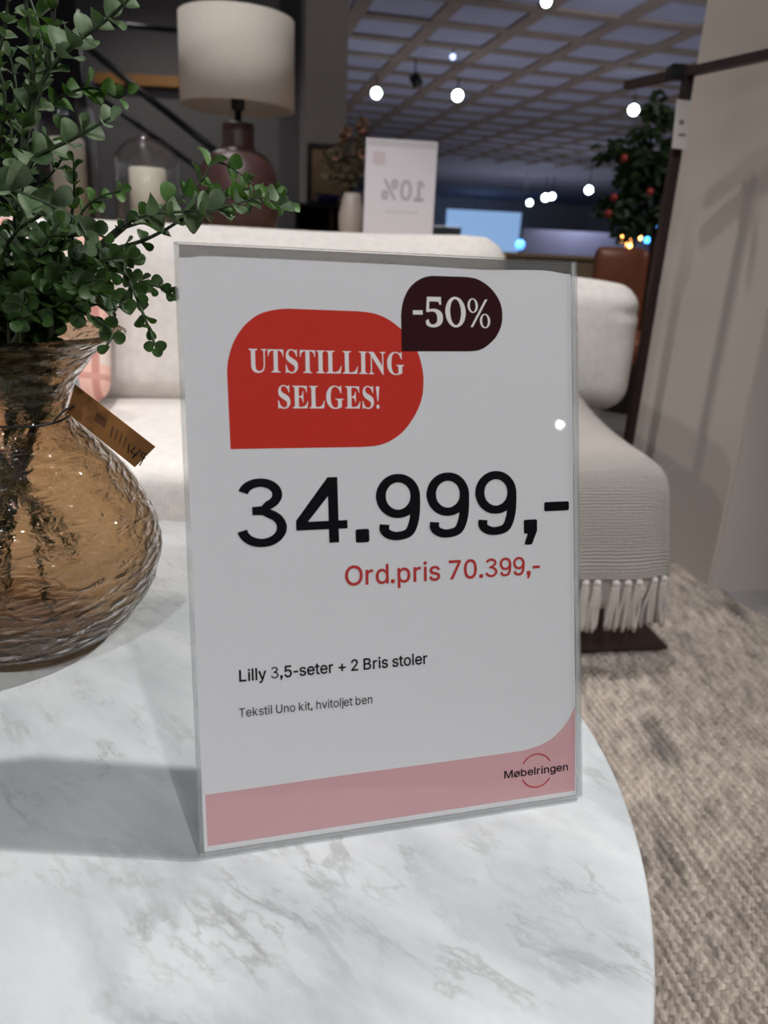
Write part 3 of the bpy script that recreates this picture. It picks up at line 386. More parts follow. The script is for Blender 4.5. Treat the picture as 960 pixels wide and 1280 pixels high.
# ------------------------------------------------------------------ price sign
PSI, TAU = math.radians(15.8067), math.radians(16.7278)
SW, SH = .213, .303
BL = Vector((-.0827, .2909, TZ+.0012))
Sa = Vector((math.cos(PSI), math.sin(PSI), 0)); Sb = Vector((-math.sin(PSI)*math.sin(TAU), math.cos(PSI)*math.sin(TAU), math.cos(TAU))); Sn = Sa.cross(Sb)  # toward viewer
SM = Matrix(((Sa.x, Sb.x, Sn.x, BL.x), (Sa.y, Sb.y, Sn.y, BL.y), (Sa.z, Sb.z, Sn.z, BL.z), (0, 0, 0, 1)))
sign = empty('price_sign'); sign.matrix_world = SM
tag(sign, 'acrylic price sign reading 34.999 standing on the white marble table', 'sign')
def pl(px, py, n=-.0026):
    o = BL+Sn*n; d = ray(px, py); t = (o-CAM).dot(Sn)/d.dot(Sn); q = CAM+d*t-o
    return q.dot(Sa), q.dot(Sb)
def slab(bm, x0, x1, y0, y1, z0, z1):
    box(bm, x0, x1, y0, y1, z0, z1)
    for f in bm.faces:
        f.material_index = 0 if abs(f.normal.z) > .9 or f.normal.length < .1 else 1
def sheet(name, x0, x1, y0, y1, z0, z1):
    bm = bmesh.new(); box(bm, x0, x1, y0, y1, z0, z1); bm.normal_update()
    for f in bm.faces: f.material_index = 0 if abs(f.normal.z) > .9 else 1
    return obj(name, bm, [ACRYL, ACRYL_E], sign, False)
sheet('front_sheet', 0, SW, .002, SH, -.0018, 0)
sheet('back_sheet', 0, SW, .002, SH, -.0053, -.0035)
for nm, r4 in (('side_edge', (0, .0022, .002, SH)), ('side_edge', (SW-.0022, SW, .002, SH)), ('bottom_edge', (.0022, SW-.0022, 0, .0022))):
    bm = bmesh.new(); box(bm, r4[0], r4[1], r4[2], r4[3], -.0035, -.0018); obj(nm, bm, ACRYL_E, sign, False)
bm = bmesh.new(); box(bm, .0023, SW-.0023, SH-.014, SH-.0002, -.0034, -.0031); obj('dark_reflection_strip', bm, m_clear('dark_reflection_tint', tint=(.52, .51, .50), edge=.12), sign, False)  # grey-tinted strip added for the dark reflection along the top edge
# folded rear foot lying on the table
bm = bmesh.new(); foot = []
Minv = SM.inverted()
def toL(w): return Minv @ w
bk = Vector((-math.sin(PSI), math.cos(PSI), 0))
for (s, z) in ((0.004, .0), (.085, .0), (.085, .002), (.004, .002)):
    foot.append([bm.verts.new(toL(BL+Sa*t+bk*s+Vector((0, 0, z)))) for t in (0, SW)])
for k in range(4):
    a, b = foot[k], foot[(k+1) % 4]; bm.faces.new((a[0], a[1], b[1], b[0]))
bm.faces.new([r[0] for r in foot][::-1]); bm.faces.new([r[1] for r in foot])
obj('rear_foot', bm, ACRYL, sign, False)
# paper with a slightly wavy top edge
bm = bmesh.new(); n = 40; top = []; bot = []
ztop = [pl(217+12, 322)[1], pl(260, 320)[1], pl(330, 323)[1], pl(480, 330)[1], pl(600, 337)[1], pl(680, 338)[1], pl(714, 343)[1]]
xt = [pl(229, 322)[0], pl(260, 320)[0], pl(330, 323)[0], pl(480, 330)[0], pl(600, 337)[0], pl(680, 338)[0], pl(714, 343)[0]]
def tope(x):
    if x <= xt[0]: return ztop[0]
    for k in range(len(xt)-1):
        if x <= xt[k+1]:
            t = (x-xt[k])/(xt[k+1]-xt[k]); t = t*t*(3-2*t); return ztop[k]*(1-t)+ztop[k+1]*t
    return ztop[-1]
PX0, PX1 = .0023, SW-.0026
for k in range(n+1):
    x = PX0+(PX1-PX0)*k/n
    top.append([bm.verts.new((x, tope(x), z)) for z in (-.0027, -.0029)]); bot.append([bm.verts.new((x, .0024, z)) for z in (-.0027, -.0029)])
for k in range(n):
    bm.faces.new((bot[k][0], bot[k+1][0], top[k+1][0], top[k][0])); bm.faces.new((bot[k][1], top[k][1], top[k+1][1], bot[k+1][1]))
    bm.faces.new((top[k][0], top[k+1][0], top[k+1][1], top[k][1])); bm.faces.new((bot[k][0], bot[k][1], bot[k+1][1], bot[k+1][0]))
paper = obj('paper_insert', bm, PAPER, sign, False)
def poly_print(name, pts, z, m, corner=None):
    bm = bmesh.new(); vs = [bm.verts.new((p[0], p[1], z)) for p in pts]
    f = bm.faces.new(vs); bm.normal_update()
    if f.normal.z < 0: f.normal_flip()
    bmesh.ops.triangulate(bm, faces=bm.faces[:])
    return obj(name, bm, m, paper, False)
def smooth_run(pp, m=5): return [(v.x, v.y) for v in spline([(p[0], p[1], 0) for p in pp], m)]
def P4(l): return [pl(280+x*.2708, 370+y*.2708) for x, y in l]
def P7(l): return [pl(480+x/6, 330+y/6) for x, y in l]
red = P4([(30, 707)])+smooth_run(P4([(14, 352), (20, 290), (45, 210), (95, 135), (160, 85), (230, 64), (300, 58)]))+smooth_run(P4([(620, 70), (700, 82), (770, 115), (840, 175), (890, 250), (914, 325), (921, 390), (914, 470), (882, 550), (832, 620), (770, 668), (710, 690), (640, 697)]))
poly_print('red_badge', red, -.00265, RED)
dark = P7([(132, 655)])+smooth_run(P7([(128, 375), (142, 285), (177, 200), (230, 140), (295, 102), (360, 88)]))+smooth_run(P7([(620, 97), (700, 113), (780, 163), (840, 230), (875, 300), (888, 380), (880, 460), (845, 540), (790, 600), (725, 642), (655, 655)]))
poly_print('discount_badge', dark, -.00260, MAROON)
def P3(l): return [pl(220+x*.5625, 860+y*.5625) for x, y in l]
band = P3([(65, 238), (400, 190), (640, 158)])+smooth_run(P3([(740, 144), (780, 137), (815, 124), (845, 104), (870, 74), (887, 40)]))+P3([(887, 228), (70, 352)])
poly_print('pink_band', band, -.00265, PINK)
# lettering ---------------------------------------------------------
def ell(cx, cy, rx, ry, n=24): return [(cx+rx*math.cos(2*pi*k/n), cy+ry*math.sin(2*pi*k/n)) for k in range(n)]
HAND = {
 '0': (366, [ell(183, 240, 165, 246, 40), ell(183, 240, 88, 208, 40)]),
 '!': (135, [[(18, 455), (112, 455), (77, 150), (53, 150)], ell(65, 36, 44, 44, 16)]),
 '-': (200, [[(25, 194), (180, 194), (180, 264), (25, 264)]]),
 '%': (400, [ell(100, 348, 86, 118), ell(100, 348, 47, 100), ell(294, 100, 86, 118), ell(294, 100, 47, 100), [(52, 0), (92, 0), (345, 450), (305, 450)]]),
}
SANS_POLY = {'l': (167, [[(53, 524), (114, 524), (114, 0), (53, 0)]]), '.': (174, [[(45, 85), (130, 85), (130, 0), (45, 0)]]), '-': (285, [[(40, 236), (240, 236), (240, 180), (40, 180)]]),
 ',': (186, [[(45, 96), (141, 96), (141, 10), (98, -92), (48, -92), (82, 0), (45, 0)]]), ' ': (165, [])}
def arcpts(cx, cy, rx, ry, a0, a1, n=20): return [(cx+rx*math.cos(math.radians(a0+(a1-a0)*k/n)), cy+ry*math.sin(math.radians(a0+(a1-a0)*k/n))) for k in range(n+1)]
def round_digit(ch, w):
    """plain grotesque digits drawn as stroked centre lines, cap height 100, stroke w"""
    h = w/2
    if ch == '9':
        cx, rx, cy, ry = 34.5, 34.5-h, 67.5, 34.5-h*.85
        bowl = arcpts(cx, cy, rx, ry, 0, 360, 36)
        tail = [(cx+rx, cy), (cx+rx-.6, 44), (cx+rx-4, 24), (cx+rx-12, 9.5), (32, h*.85-1.5), (19, 6.5+h*.2), (10.5+h*.2, 15), (8.5+h*.5, 24)]
        return 69, [('closed', bowl, w), ('open', [(p.x, p.y) for p in spline([(a, b, 0) for a, b in tail], 6)], w)]
    if ch == '3':
        t = arcpts(36, 77, 32-h, 24.5-h*.85, 168, -62, 24)+[(40, 54), (30, 53.2), (24, 53.2)]
        u = [(24, 53.2), (30, 53.2), (40, 52.6)]+arcpts(37, 27.5, 36-h, 29-h*.85, 64, -172, 28)
        return 75, [('open', t, w*.96), ('open', u, w*.96)]
    if ch == '4':
        return 77, [('poly', [(49, 0), (49+w*.95, 0), (49+w*.95, 100), (49, 100)]), ('poly', [(1, 21), (77, 21), (77, 21+w*.82), (1, 21+w*.82)]), ('poly', [(1, 23), (1, 21+w*.95), (49, 100), (49+w*.5, 100), (49+w*.5, 81), (16, 21+w*.6)])]
def layout(text, face, stroke=14):
    x = 0; runs = []
    for ch in text:
        if face == 'sans' and ch in '349':
            wd, rb = round_digit(ch, stroke); runs.append((x+25, 'R', rb)); x += wd*5.09+50; continue
        if face == 'sans' and ch in SANS_POLY: adv, sp = SANS_POLY[ch]; runs.append((x, 'P', sp)); x += adv; continue
        if face == 'serif' and ch in HAND: adv, sp = HAND[ch]; runs.append((x, 'P', sp)); x += adv; continue
        adv, sp = GL[face][ch]
        xs = [v for s in sp for v in s[2::6]]
        adv = max(xs)+min(xs)*.9+2 if face == 'sans' else max(xs)+max(12, min(xs))
        if face == 'serif' and ch == '5':
            sp = [[v*.88 if i % 2 == 0 else v for i, v in enumerate(s)] for s in sp]; adv *= .88
        runs.append((x, 'B', sp)); x += adv
    return runs
def letters(name, text, face, m, p0, p1, cap, z, natcap, parent=None, off=0, mirror=False, stroke=14):
    """p0,p1: plane coords of the baseline ends; cap: cap height; off: strike-weight of the strokes"""
    runs = layout(text, face, stroke)
    xs = []
    for x, k, sp in runs:
        for s in sp:
            if k == 'B': xs += [x+v for v in s[2::6]]
            elif k == 'P': xs += [x+q[0] for q in s]
            else: xs += [x+(q[0]+o)*5.09 for q in s[1] for o in ((-s[2]/2, s[2]/2) if len(s) > 2 else (0,))]
    x0, x1 = min(xs), max(xs)
    dx, dy = p1[0]-p0[0], p1[1]-p0[1]; L = math.hypot(dx, dy); sx = L/(x1-x0); sy = cap/natcap; ca, sa = dx/L, dy/L
    def T(x, y):
        X = (x-x0)*sx; Y = y*sy
        if mirror: X = L-X
        return ((p0[0]+X*ca-Y*sa)*KS, (p0[1]+X*sa+Y*ca)*KS, 0)
    ribs = []; KS = 1000.0; shapes = []
    for x, k, sp in runs:
        if k == 'R': ribs += [(x, r) for r in sp]; continue
        cell = []
        for s in sp:
            pts = [(s[i+2], s[i+3]) for i in range(0, len(s), 6)] if k == 'B' else s
            ar = sum(pts[i-1][0]*pts[i][1]-pts[i][0]*pts[i-1][1] for i in range(len(pts)))
            bb = (min(p[0] for p in pts), max(p[0] for p in pts), min(p[1] for p in pts), max(p[1] for p in pts))
            cell.append([s, ar, bb, []])
        tops = []
        for c in sorted(cell, key=lambda c: -abs(c[1])):
            host = [t for t in tops if t[2][0] < c[2][0] and t[2][1] > c[2][1] and t[2][2] < c[2][2] and t[2][3] > c[2][3] and (k == 'P' or t[1]*c[1] < 0)]
            if host: host[0][3].append(c[0])
            else: tops.append(c)
        shapes += [(x, k, [t[0]]+t[3]) for t in tops]
    def flat(s, k):
        if k == 'P': return [tuple(p) for p in s]
        n = len(s)//6; out = []
        for i in range(n):
            A = s[i*6:i*6+6]; B_ = s[((i+1) % n)*6:((i+1) % n)*6+6]
            p0_, h0, h1, p1_ = (A[2], A[3]), (A[4], A[5]), (B_[0], B_[1]), (B_[2], B_[3])
            cr = abs((h0[0]-p0_[0])*(p1_[1]-p0_[1])-(h0[1]-p0_[1])*(p1_[0]-p0_[0]))+abs((h1[0]-p0_[0])*(p1_[1]-p0_[1])-(h1[1]-p0_[1])*(p1_[0]-p0_[0]))
            m = 1 if cr < 60 else 7
            for j in range(m):
                t = j/m; u = 1-t
                q = (u**3*p0_[0]+3*u*u*t*h0[0]+3*u*t*t*h1[0]+t**3*p1_[0], u**3*p0_[1]+3*u*u*t*h0[1]+3*u*t*t*h1[1]+t**3*p1_[1])
                if not out or abs(q[0]-out[-1][0])+abs(q[1]-out[-1][1]) > .8: out.append(q)
        if len(out) > 1 and abs(out[0][0]-out[-1][0])+abs(out[0][1]-out[-1][1]) < .8: out.pop()
        return out
    tris = []
    for x, k, sp in shapes:
        V, Fc = [], []
        for s in sp:
            q = flat(s, k); Fc.append(list(range(len(V), len(V)+len(q)))); V += [Vector((p[0]/100, p[1]/100)) for p in q]
        r = delaunay_2d_cdt(V, [], Fc, 1, 1e-5); keep = []
        for f in r[2]:
            c = sum((r[0][i] for i in f), Vector((0, 0)))/len(f); ins = False
            for lp in Fc:
                for i in range(len(lp)):
                    p, q = V[lp[i-1]], V[lp[i]]
                    if (p.y > c.y) != (q.y > c.y) and c.x < (q.x-p.x)*(c.y-p.y)/(q.y-p.y)+p.x: ins = not ins
            if ins: keep.append(list(f))
        tris.append(([T(x+v.x*100, v.y*100) for v in r[0]], keep))
    bm = bmesh.new(); zz = z
    strikes = [(0, 0)]+([(off*math.cos(pi/4*k), off*math.sin(pi/4*k)) for k in range(8)] if off else [])
    for ox, oy in strikes:
        for V, Fc in tris:
            zz += 1e-7; vs = [bm.verts.new((v[0]/KS+ox, v[1]/KS+oy, zz)) for v in V]
            for f in Fc: bm.faces.new([vs[i] for i in f])
    def TZ_(x, y):
        q = T(x, y); return (q[0]/KS, q[1]/KS, zz)
    for x, r in ribs:
        zz += 3e-6
        if r[0] == 'poly': bm.faces.new([bm.verts.new(TZ_(x+a*5.09, b*5.09)) for a, b in r[1]]); continue
        P = [Vector((a, b, 0)) for a, b in r[1]]; cl = r[0] == 'closed'; n = len(P); pr = []
        for i in range(n):
            t = (P[(i+1) % n if not cl else (i+1 if i < n-1 else 1)]-P[i-1 if i else (0 if not cl else n-2)]) if 0 < i < n-1 or cl else (P[1]-P[0] if i == 0 else P[-1]-P[-2])
            t.normalize(); nn = Vector((-t.y, t.x, 0))
            wd = r[2]*(abs(nn.x)*1.0+abs(nn.y)*.84)/max(1e-6, abs(nn.x)+abs(nn.y))
            pr.append([bm.verts.new(TZ_(x+q.x*5.09, q.y*5.09)) for q in (P[i]-nn*wd/2, P[i]+nn*wd/2)])
        for i in range(n-1): bm.faces.new((pr[i][0], pr[i+1][0], pr[i+1][1], pr[i][1]))
    bm.normal_update()
    for f in bm.faces:
        if f.normal.z < 0: f.normal_flip()
    return obj(name, bm, m, parent or paper, False)
def txt(name, text, face, m, a, b, captop, z, natcap, off=0, stroke=14):
    p0, p1 = pl(*a), pl(*b); c = pl(*captop)
    dx, dy = p1[0]-p0[0], p1[1]-p0[1]; L = math.hypot(dx, dy)
    cap = abs(-(c[0]-p0[0])*dy+(c[1]-p0[1])*dx)/L
    return letters(name, text, face, m, p0, p1, cap, z, natcap, None, off, False, stroke)
ZT = -.0025
txt('headline_text', 'UTSTILLING', 'serif', WHITEINK, (311.3, 465), (505.3, 468.3), (316, 436), -.0026, 455)
txt('headline_text', 'SELGES!', 'serif', WHITEINK, (348, 510.3), (474.6, 510.6), (352, 482), -.0026, 455)
txt('discount_text', '-50%', 'serif', WHITEINK, (516.8, 408.6), (613, 409), (540, 371), -.00255, 480)
txt('price_text', '34.999,-', 'sans', BLACKINK, (297, 684.6), (710, 662.8), (376, 597.5), ZT, 509, .0007, 15.5)
txt('former_price_text', 'Ord.pris 70.399,-', 'sans', REDINK, (432, 732), (674.5, 717.5), (575, 700.3), ZT, 509, .00020, 15)
txt('product_text', 'Lilly 3,5-seter + 2 Bris stoler', 'sans', BLACKINK, (299.5, 852), (534, 829.4), (300, 837.6), ZT, 509, .00015, 14)
txt('material_text', 'Tekstil Uno kit, hvitoljet ben', 'sans', BLACKINK, (299, 896.6), (465.4, 879), (300, 885.6), ZT, 509, .00003, 11)
txt('shop_name_text', 'Møbelringen', 'sans', BLACKINK, (630.5, 973), (709.6, 962.6), (632, 963.6), -.00245, 509, .0001)

# ring behind the shop name: two arcs
def arc(bm, c, r, w, a0, a1, z, n=28):
    prev = None
    for k in range(n+1):
        a = a0+(a1-a0)*k/n; p = [bm.verts.new((c[0]+rr*math.cos(a), c[1]+rr*math.sin(a), z)) for rr in (r-w, r+w)]
        if prev: bm.faces.new((prev[0], p[0], p[1], prev[1]))
        prev = p
c0 = pl(670.6, 963.2); rr = abs(pl(670.4, 942.6)[1]-pl(670.4, 983.9)[1])/2
bm = bmesh.new(); arc(bm, c0, rr, .00035, math.radians(28), math.radians(150), ZT); arc(bm, c0, rr, .00035, math.radians(205), math.radians(327), ZT)
bm.normal_update()
for f in bm.faces:
    if f.normal.z < 0: f.normal_flip()
obj('logo_ring', bm, REDINK, paper, False)
# ------------------------------------------------------------------ amber vase
VX, VY = -.263, .505
bm = bmesh.new()
pr = [(0, .004), (.03, .0015), (.046, 0), (.054, .003), (.0715, .015), (.0822, .03), (.0902, .045), (.0952, .06), (.0967, .075), (.0936, .09), (.0878, .105), (.0798, .12), (.0689, .135), (.0555, .15), (.0435, .163), (.0388, .174), (.0432, .19), (.0535, .206), (.0655, .2175), (.0780, .2250)]
pr = [(p.x, p.y) for p in spline([(a, b, 0) for a, b in pr], 4)]
outer = [(max(r, 0), z) for r, z in pr]
inner = [(max(r-.0028, 0) if z < .219 else r-.0032, z+(.004 if z < .03 else .001)) for r, z in pr[4:]]
lip = [(.0802, .2260), (.0806, .2280), (.0785, .2294)]
prof = outer+lip+inner[::-1]+[(0, .008)]
def hammer(p, a, r):
    if r < .05: k = .25
    else: k = 1
    q = Vector((p.x*26, p.y*26, p.z*60)); d = noise.noise(q)*.0013*k+noise.noise(q*2.1)*.0009*k
    return p+Vector((math.cos(a), math.sin(a), 0))*d
lathe(bm, prof, 144, fn=hammer)
bmesh.ops.recalc_face_normals(bm, faces=bm.faces[:])
vase = obj('glass_vase', bm, AMBER); vase.location = (VX, VY, TZ+.001)
tag(vase, 'bulbous amber hammered glass vase holding green sprigs on the marble table', 'vase')
# swing tag on a cord round the neck
tg = empty('swing_tag', (VX, VY, TZ+.172)); tag(tg, 'brown kraft price tag tied by a dark cord round the amber vase neck', 'tag')
cor = [aty(*p, .497) for p in ((93.4, 480.3), (194.2, 558.8), (168.4, 584.2), (83.5, 516))]
off = Vector((VX, VY, TZ+.172))
tn = (cor[1]-cor[0]).cross(cor[3]-cor[0]).normalized()
bm = bmesh.new(); a = [bm.verts.new(c-off) for c in cor]; b = [bm.verts.new(c-off+tn*.0006) for c in cor]
bm.faces.new(a[::-1]); bm.faces.new(b)
for k in range(4): bm.faces.new((a[k], a[(k+1) % 4], b[(k+1) % 4], b[k]))
bmesh.ops.recalc_face_normals(bm, faces=bm.faces[:]); card = obj('card', bm, KRAFT, tg, False)
td = CAM-(cor[0]+cor[2])/2
if tn.dot(td) < 0: tn2 = -tn*.0002
else: tn2 = tn*.0008
def onc(s, t): return cor[0]+(cor[1]-cor[0])*s+(cor[3]-cor[0])*t-off+tn2
bm = bmesh.new()
for st in ([(.80, .45), (.76, .70), (.84, .66)], [(.86, .40), (.80, .85)], [(.93, .42), (.88, .45), (.885, .6), (.93, .58), (.93, .42), (.90, .9)], [(.72, .5), (.74, .8)]):
    tube(bm, [onc(*q) for q in st], .00045, 5)
obj('handwriting', bm, PEN, card)
bm = bmesh.new()
for k in range(4):
    s = .50+k*.055; f = [bm.verts.new(onc(*q)) for q in ((s, .35), (s+.022, .35), (s+.022, .72), (s, .72))]; bm.faces.new(f)
f = [bm.verts.new(onc(*q)) for q in ((.30, .3), (.43, .3), (.43, .6), (.30, .6))]; bm.faces.new(f)
obj('print', bm, KRAFTINK, card, False)
bm = bmesh.new(); R0 = .0412
ring = [Vector((R0*math.cos(2*pi*k/48), R0*math.sin(2*pi*k/48), .001*math.sin(6*pi*k/48))) for k in range(49)]
tube(bm, ring, .0008, 6, False)
hole = onc(.06, .62)
tube(bm, spline([Vector((R0*.93, -.017, 0)), (Vector((R0*.93, -.017, 0))+hole)/2+Vector((0, 0, .002)), hole], 4), .0007, 6)
obj('cord', bm, BLACKM, tg)
# ------------------------------------------------------------------ greenery in the vase
gr = empty('artificial_greenery', (VX, VY, TZ+.16)); tag(gr, 'bushy green round-leaved artificial sprigs standing in the amber glass vase', 'plant')
GO = Vector((VX, VY, TZ+.16))
def add_leaf(bm, base, direc, nrm, L, W):
    t = direc.normalized(); nn = (nrm-t*nrm.dot(t)).normalized(); s = t.cross(nn)
    prof = ((0, .14), (.1, .46), (.28, .86), (.52, 1), (.76, .9), (.93, .55), (1, 0))
    mid = []; lf = []; rt = []
    for (x, w) in prof:
        cup = .16*L*math.sin(x*2.2)
        m = base+t*(L*x)+nn*(cup*.5); mid.append(bm.verts.new(m))
        e = nn*(.22*W*w*w)
        lf.append(bm.verts.new(m+s*(W/2*w)+e) if w > 0 else None); rt.append(bm.verts.new(m-s*(W/2*w)+e) if w > 0 else None)
    for k in range(len(prof)-1):
        if lf[k+1] is None:
            bm.faces.new((mid[k], lf[k], mid[k+1])); bm.faces.new((mid[k], mid[k+1], rt[k]))
        else:
            bm.faces.new((mid[k], lf[k], lf[k+1], mid[k+1])); bm.faces.new((mid[k], mid[k+1], rt[k+1], rt[k]))
def branch(pts, r0, r1, lm, size=.0135, start=.12, gap=.0125, stem=STEM, shape=1.05, tw=None):
    P = spline([p-GO for p in pts], 6)
    rad = [r0+(r1-r0)*k/(len(P)-1) for k in range(len(P))]
    bm = bmesh.new(); tube(bm, P, rad, 6); st = obj('branch', bm, stem, gr)
    bm = bmesh.new(); tot = sum((P[k+1]-P[k]).length for k in range(len(P)-1)); d = 0; nx = tot*start; i = 0; ph = random.uniform(0, pi) if tw is None else tw
    for k in range(len(P)-1):
        seg = (P[k+1]-P[k]).length
        while nx <= d+seg and seg > 0:
            p = P[k].lerp(P[k+1], (nx-d)/seg); t = (P[k+1]-P[k]).normalized()
            a = t.orthogonal().normalized(); b = t.cross(a); f = nx/tot
            sz = size*(1-.42*max(0, f-.55)/.45)*random.uniform(.82, 1.12)
            for sgn in (0, pi):
                an = ph+(i % 2)*pi/2+sgn+random.uniform(-.5, .5)
                rd = math.cos(an)*a+math.sin(an)*b
                dr = (rd+t*random.uniform(.25, .75)+Vector((random.uniform(-.2, .2), random.uniform(-.2, .2), random.uniform(-.15, .3)))).normalized()
                nr = (t*random.uniform(.5, 1)-rd*.35+Vector((random.uniform(-.4, .4), random.uniform(-.8, .1), random.uniform(0, .6))))
                add_leaf(bm, p+rd*rad[min(k, len(rad)-1)]*.5, dr, nr, sz, sz*random.uniform(.82, 1.0)*shape)
            i += 1; nx += gap*.86*random.uniform(.8, 1.25)*(1-.3*max(0, f-.6))
        d += seg
    t = (P[-1]-P[-2]).normalized()
    add_leaf(bm, P[-1], t, Vector((random.uniform(-.5, .5), -1, .5)), size*.6, size*.5)
    if len(bm.faces): obj('foliage', bm, lm, st)
    else: bm.free()
def rooted(px, y0, y1, root=True):
    n = len(px); q = [aty(p[0], p[1], y0+(y1-y0)*k/(n-1)) for k, p in enumerate(px)]
    if root:
        a = random.uniform(0, 2*pi); b = a+random.uniform(2, 4)
        q = [Vector((VX+.04*math.cos(b), VY+.03*math.sin(b), TZ+.02+random.uniform(0, .06))), Vector((VX+.02*math.cos(a), VY+.02*math.sin(a), TZ+.172))]+q
    return q
B = branch
B(rooted([(22, 330), (24, 250), (28, 190), (33, 140), (41, 95), (38, 50), (33, 10), (31, -34)], .49, .46), .0022, .0009, LEAF, .0142, .42, .0125)
B(rooted([(20, 340), (28, 200), (50, 110), (62, 60), (67, 10), (70, -34)], .51, .50), .0028, .0012, LEAFD, .0142, .45, .014, STEM2)
B(rooted([(30, 190), (45, 120), (70, 78), (95, 53), (125, 31), (152, 8), (168, -10)], .48, .46, False), .0016, .0009, LEAF, .0142, .12, .0125)
B(rooted([(18, 262), (38, 205), (60, 188), (88, 175), (112, 162), (138, 147)], .47, .46, False), .0017, .0008, LEAF, .0142, .1, .0135)
B(rooted([(36, 150), (62, 130), (85, 117), (110, 110), (128, 113), (146, 122), (160, 116)], .5, .5, False), .0010, .0006, LEAFY, .0128, .25, .0125)
B(rooted([(60, 410), (83, 352), (120, 313), (161, 277)], .50, .49), .0032, .0026, LEAFD, .014, .97, .03, STEM2)
B(rooted([(158, 279), (185, 268), (225, 265), (265, 262), (300, 254), (325, 247), (352, 256)], .49, .50, False), .0011, .0006, LEAF, .0142, .03, .0118)
B(rooted([(155, 285), (190, 272), (215, 250), (240, 243), (275, 245), (310, 236), (345, 238)], .52, .54, False), .0010, .0006, LEAFY, .0122, .12, .012)
B(rooted([(200, 266), (235, 240), (255, 222), (266, 203), (290, 210), (318, 232)], .51, .53, False), .0009, .0005, LEAFY, .0135, .25, .013)
B(rooted([(262, 262), (290, 246), (320, 252), (345, 250), (362, 257)], .5, .52, False), .0009, .0005, LEAFY, .013, .1, .011)
B(rooted([(75, 400), (83, 352), (125, 318), (175, 302), (205, 288), (232, 272), (255, 265)], .53, .54), .0024, .0008, LEAFD, .014, .6, .015)
B(rooted([(70, 390), (105, 330), (140, 318), (158, 345), (172, 375), (185, 408), (195, 434)], .49, .44), .0018, .0007, LEAFD, .0128, .5, .0135)
B(rooted([(-40, 236), (-10, 236), (20, 240), (60, 255), (95, 275), (110, 300)], .45, .44, False), .0014, .0008, LEAF, .016, .05, .014)
B(rooted([(50, 390), (70, 320), (86, 285), (92, 250), (93, 222), (92, 203)], .5, .47), .0016, .0006, LEAFD, .0125, .55, .012)
B(rooted([(90, 372), (100, 345), (140, 338), (180, 353), (205, 361), (215, 368)], .52, .50), .0016, .0006, LEAFD, .0125, .45, .0095)
B(rooted([(70, 385), (100, 390), (125, 402), (140, 416), (134, 431)], .46, .43), .0015, .0007, LEAFD, .014, .45, .012)
B(rooted([(40, 400), (60, 335), (80, 300), (110, 290), (132, 297)], .48, .45), .0016, .0007, LEAFD, .0135, .45, .012)
B(rooted([(0, 390), (0, 330), (20, 290), (50, 270), (72, 252)], .49, .47), .0016, .0007, LEAF, .0135, .45, .012)
B(rooted([(-10, 390), (-20, 300), (-5, 220), (0, 170), (6, 120), (-2, 85)], .5, .48), .002, .0008, LEAFD, .0142, .4, .012)
B(rooted([(-30, 390), (-35, 250), (-18, 120), (4, 45), (12, -20)], .52, .5), .002, .0008, LEAF, .0142, .45, .012)
B(rooted([(80, 380), (90, 300), (105, 262), (128, 245), (152, 239)], .53, .52), .0015, .0006, LEAFY, .013, .6, .011)
B(rooted([(60, 390), (62, 345), (100, 320), (140, 318), (168, 322)], .55, .57), .0015, .0006, LEAFD, .0135, .5, .012)
B(rooted([(20, 300), (45, 240), (66, 215), (80, 190), (75, 160)], .53, .53), .0015, .0006, LEAFD, .0135, .4, .0125)
B(rooted([(40, 110), (52, 60), (45, 20), (30, -20)], .53, .54, False), .0012, .0007, LEAFY, .0135, .1, .0125)
B(rooted([(30, 260), (18, 200), (14, 150), (20, 110), (12, 70)], .52, .52), .0014, .0007, LEAF, .0135, .45, .0125)
rnd = random.Random(11)
for k in range(40):
    tx, ty = rnd.uniform(-70, 165), rnd.uniform(255, 402); y = rnd.uniform(.43, .58)
    if tx > 120 and ty < 320: ty += 60
    mx, my = tx*.55+rnd.uniform(-20, 25), (ty+400)/2-rnd.uniform(10, 40)
    q = rooted([(tx*.35+15+rnd.uniform(-15, 15), 398), (mx, my), (tx, ty)], (VY+y)/2, y, False); q = [Vector((VX+rnd.uniform(-.02, .02), VY+rnd.uniform(-.02, .02), TZ+.185))]+q
    B(q, .0014, .0006, rnd.choice([LEAFD, LEAFD, LEAF]), rnd.uniform(.0135, .0165), .55, .0105)
# ------------------------------------------------------------------ sofa
SY = math.radians(9.5)
sofa = empty('sofa', (0, 0, 0), SY); tag(sofa, 'long off-white boucle sofa with low armrest standing behind the marble table', 'sofa')
S1 = Vector((math.cos(SY), math.sin(SY), 0)); S2 = Vector((-math.sin(SY), math.cos(SY), 0))
def uv(p): return p.dot(S1), p.dot(S2)
obj('base_frame', cushion(-.66, 1.62, .185, 1.36, .44, .085, .04, 12), BOUCLE, sofa)
for (a, b) in ((-1.98, -.62), (-.615, .70)):
    obj('seat_cushion', cushion((a+b)/2, 1.47, .335, (b-a)/2, .315, .067, .032, 14, (0, .004, .010)), SEATC, sofa)
obj('back_frame', cushion(-.66, 1.97, .42, 1.40, .10, .22, .05, 12), BOUCLE, sofa)
def lean(w):
    w = w.copy(); w.y += (w.z-.40)*.28; return w
def lean_r(w):
    w = lean(w); w.z += .018*max(0, (w.x-.1)/.45)**1.5; return w
obj('back_cushion', cushion(-1.36, 1.715, .57, .60, .085, .178, .075, 14, (0, .02, .01), lean), SEATC, sofa)
obj('back_cushion', cushion(-.10, 1.715, .578, .655, .085, .182, .07, 16, (0, .02, .006), lean_r), SEATC, sofa)
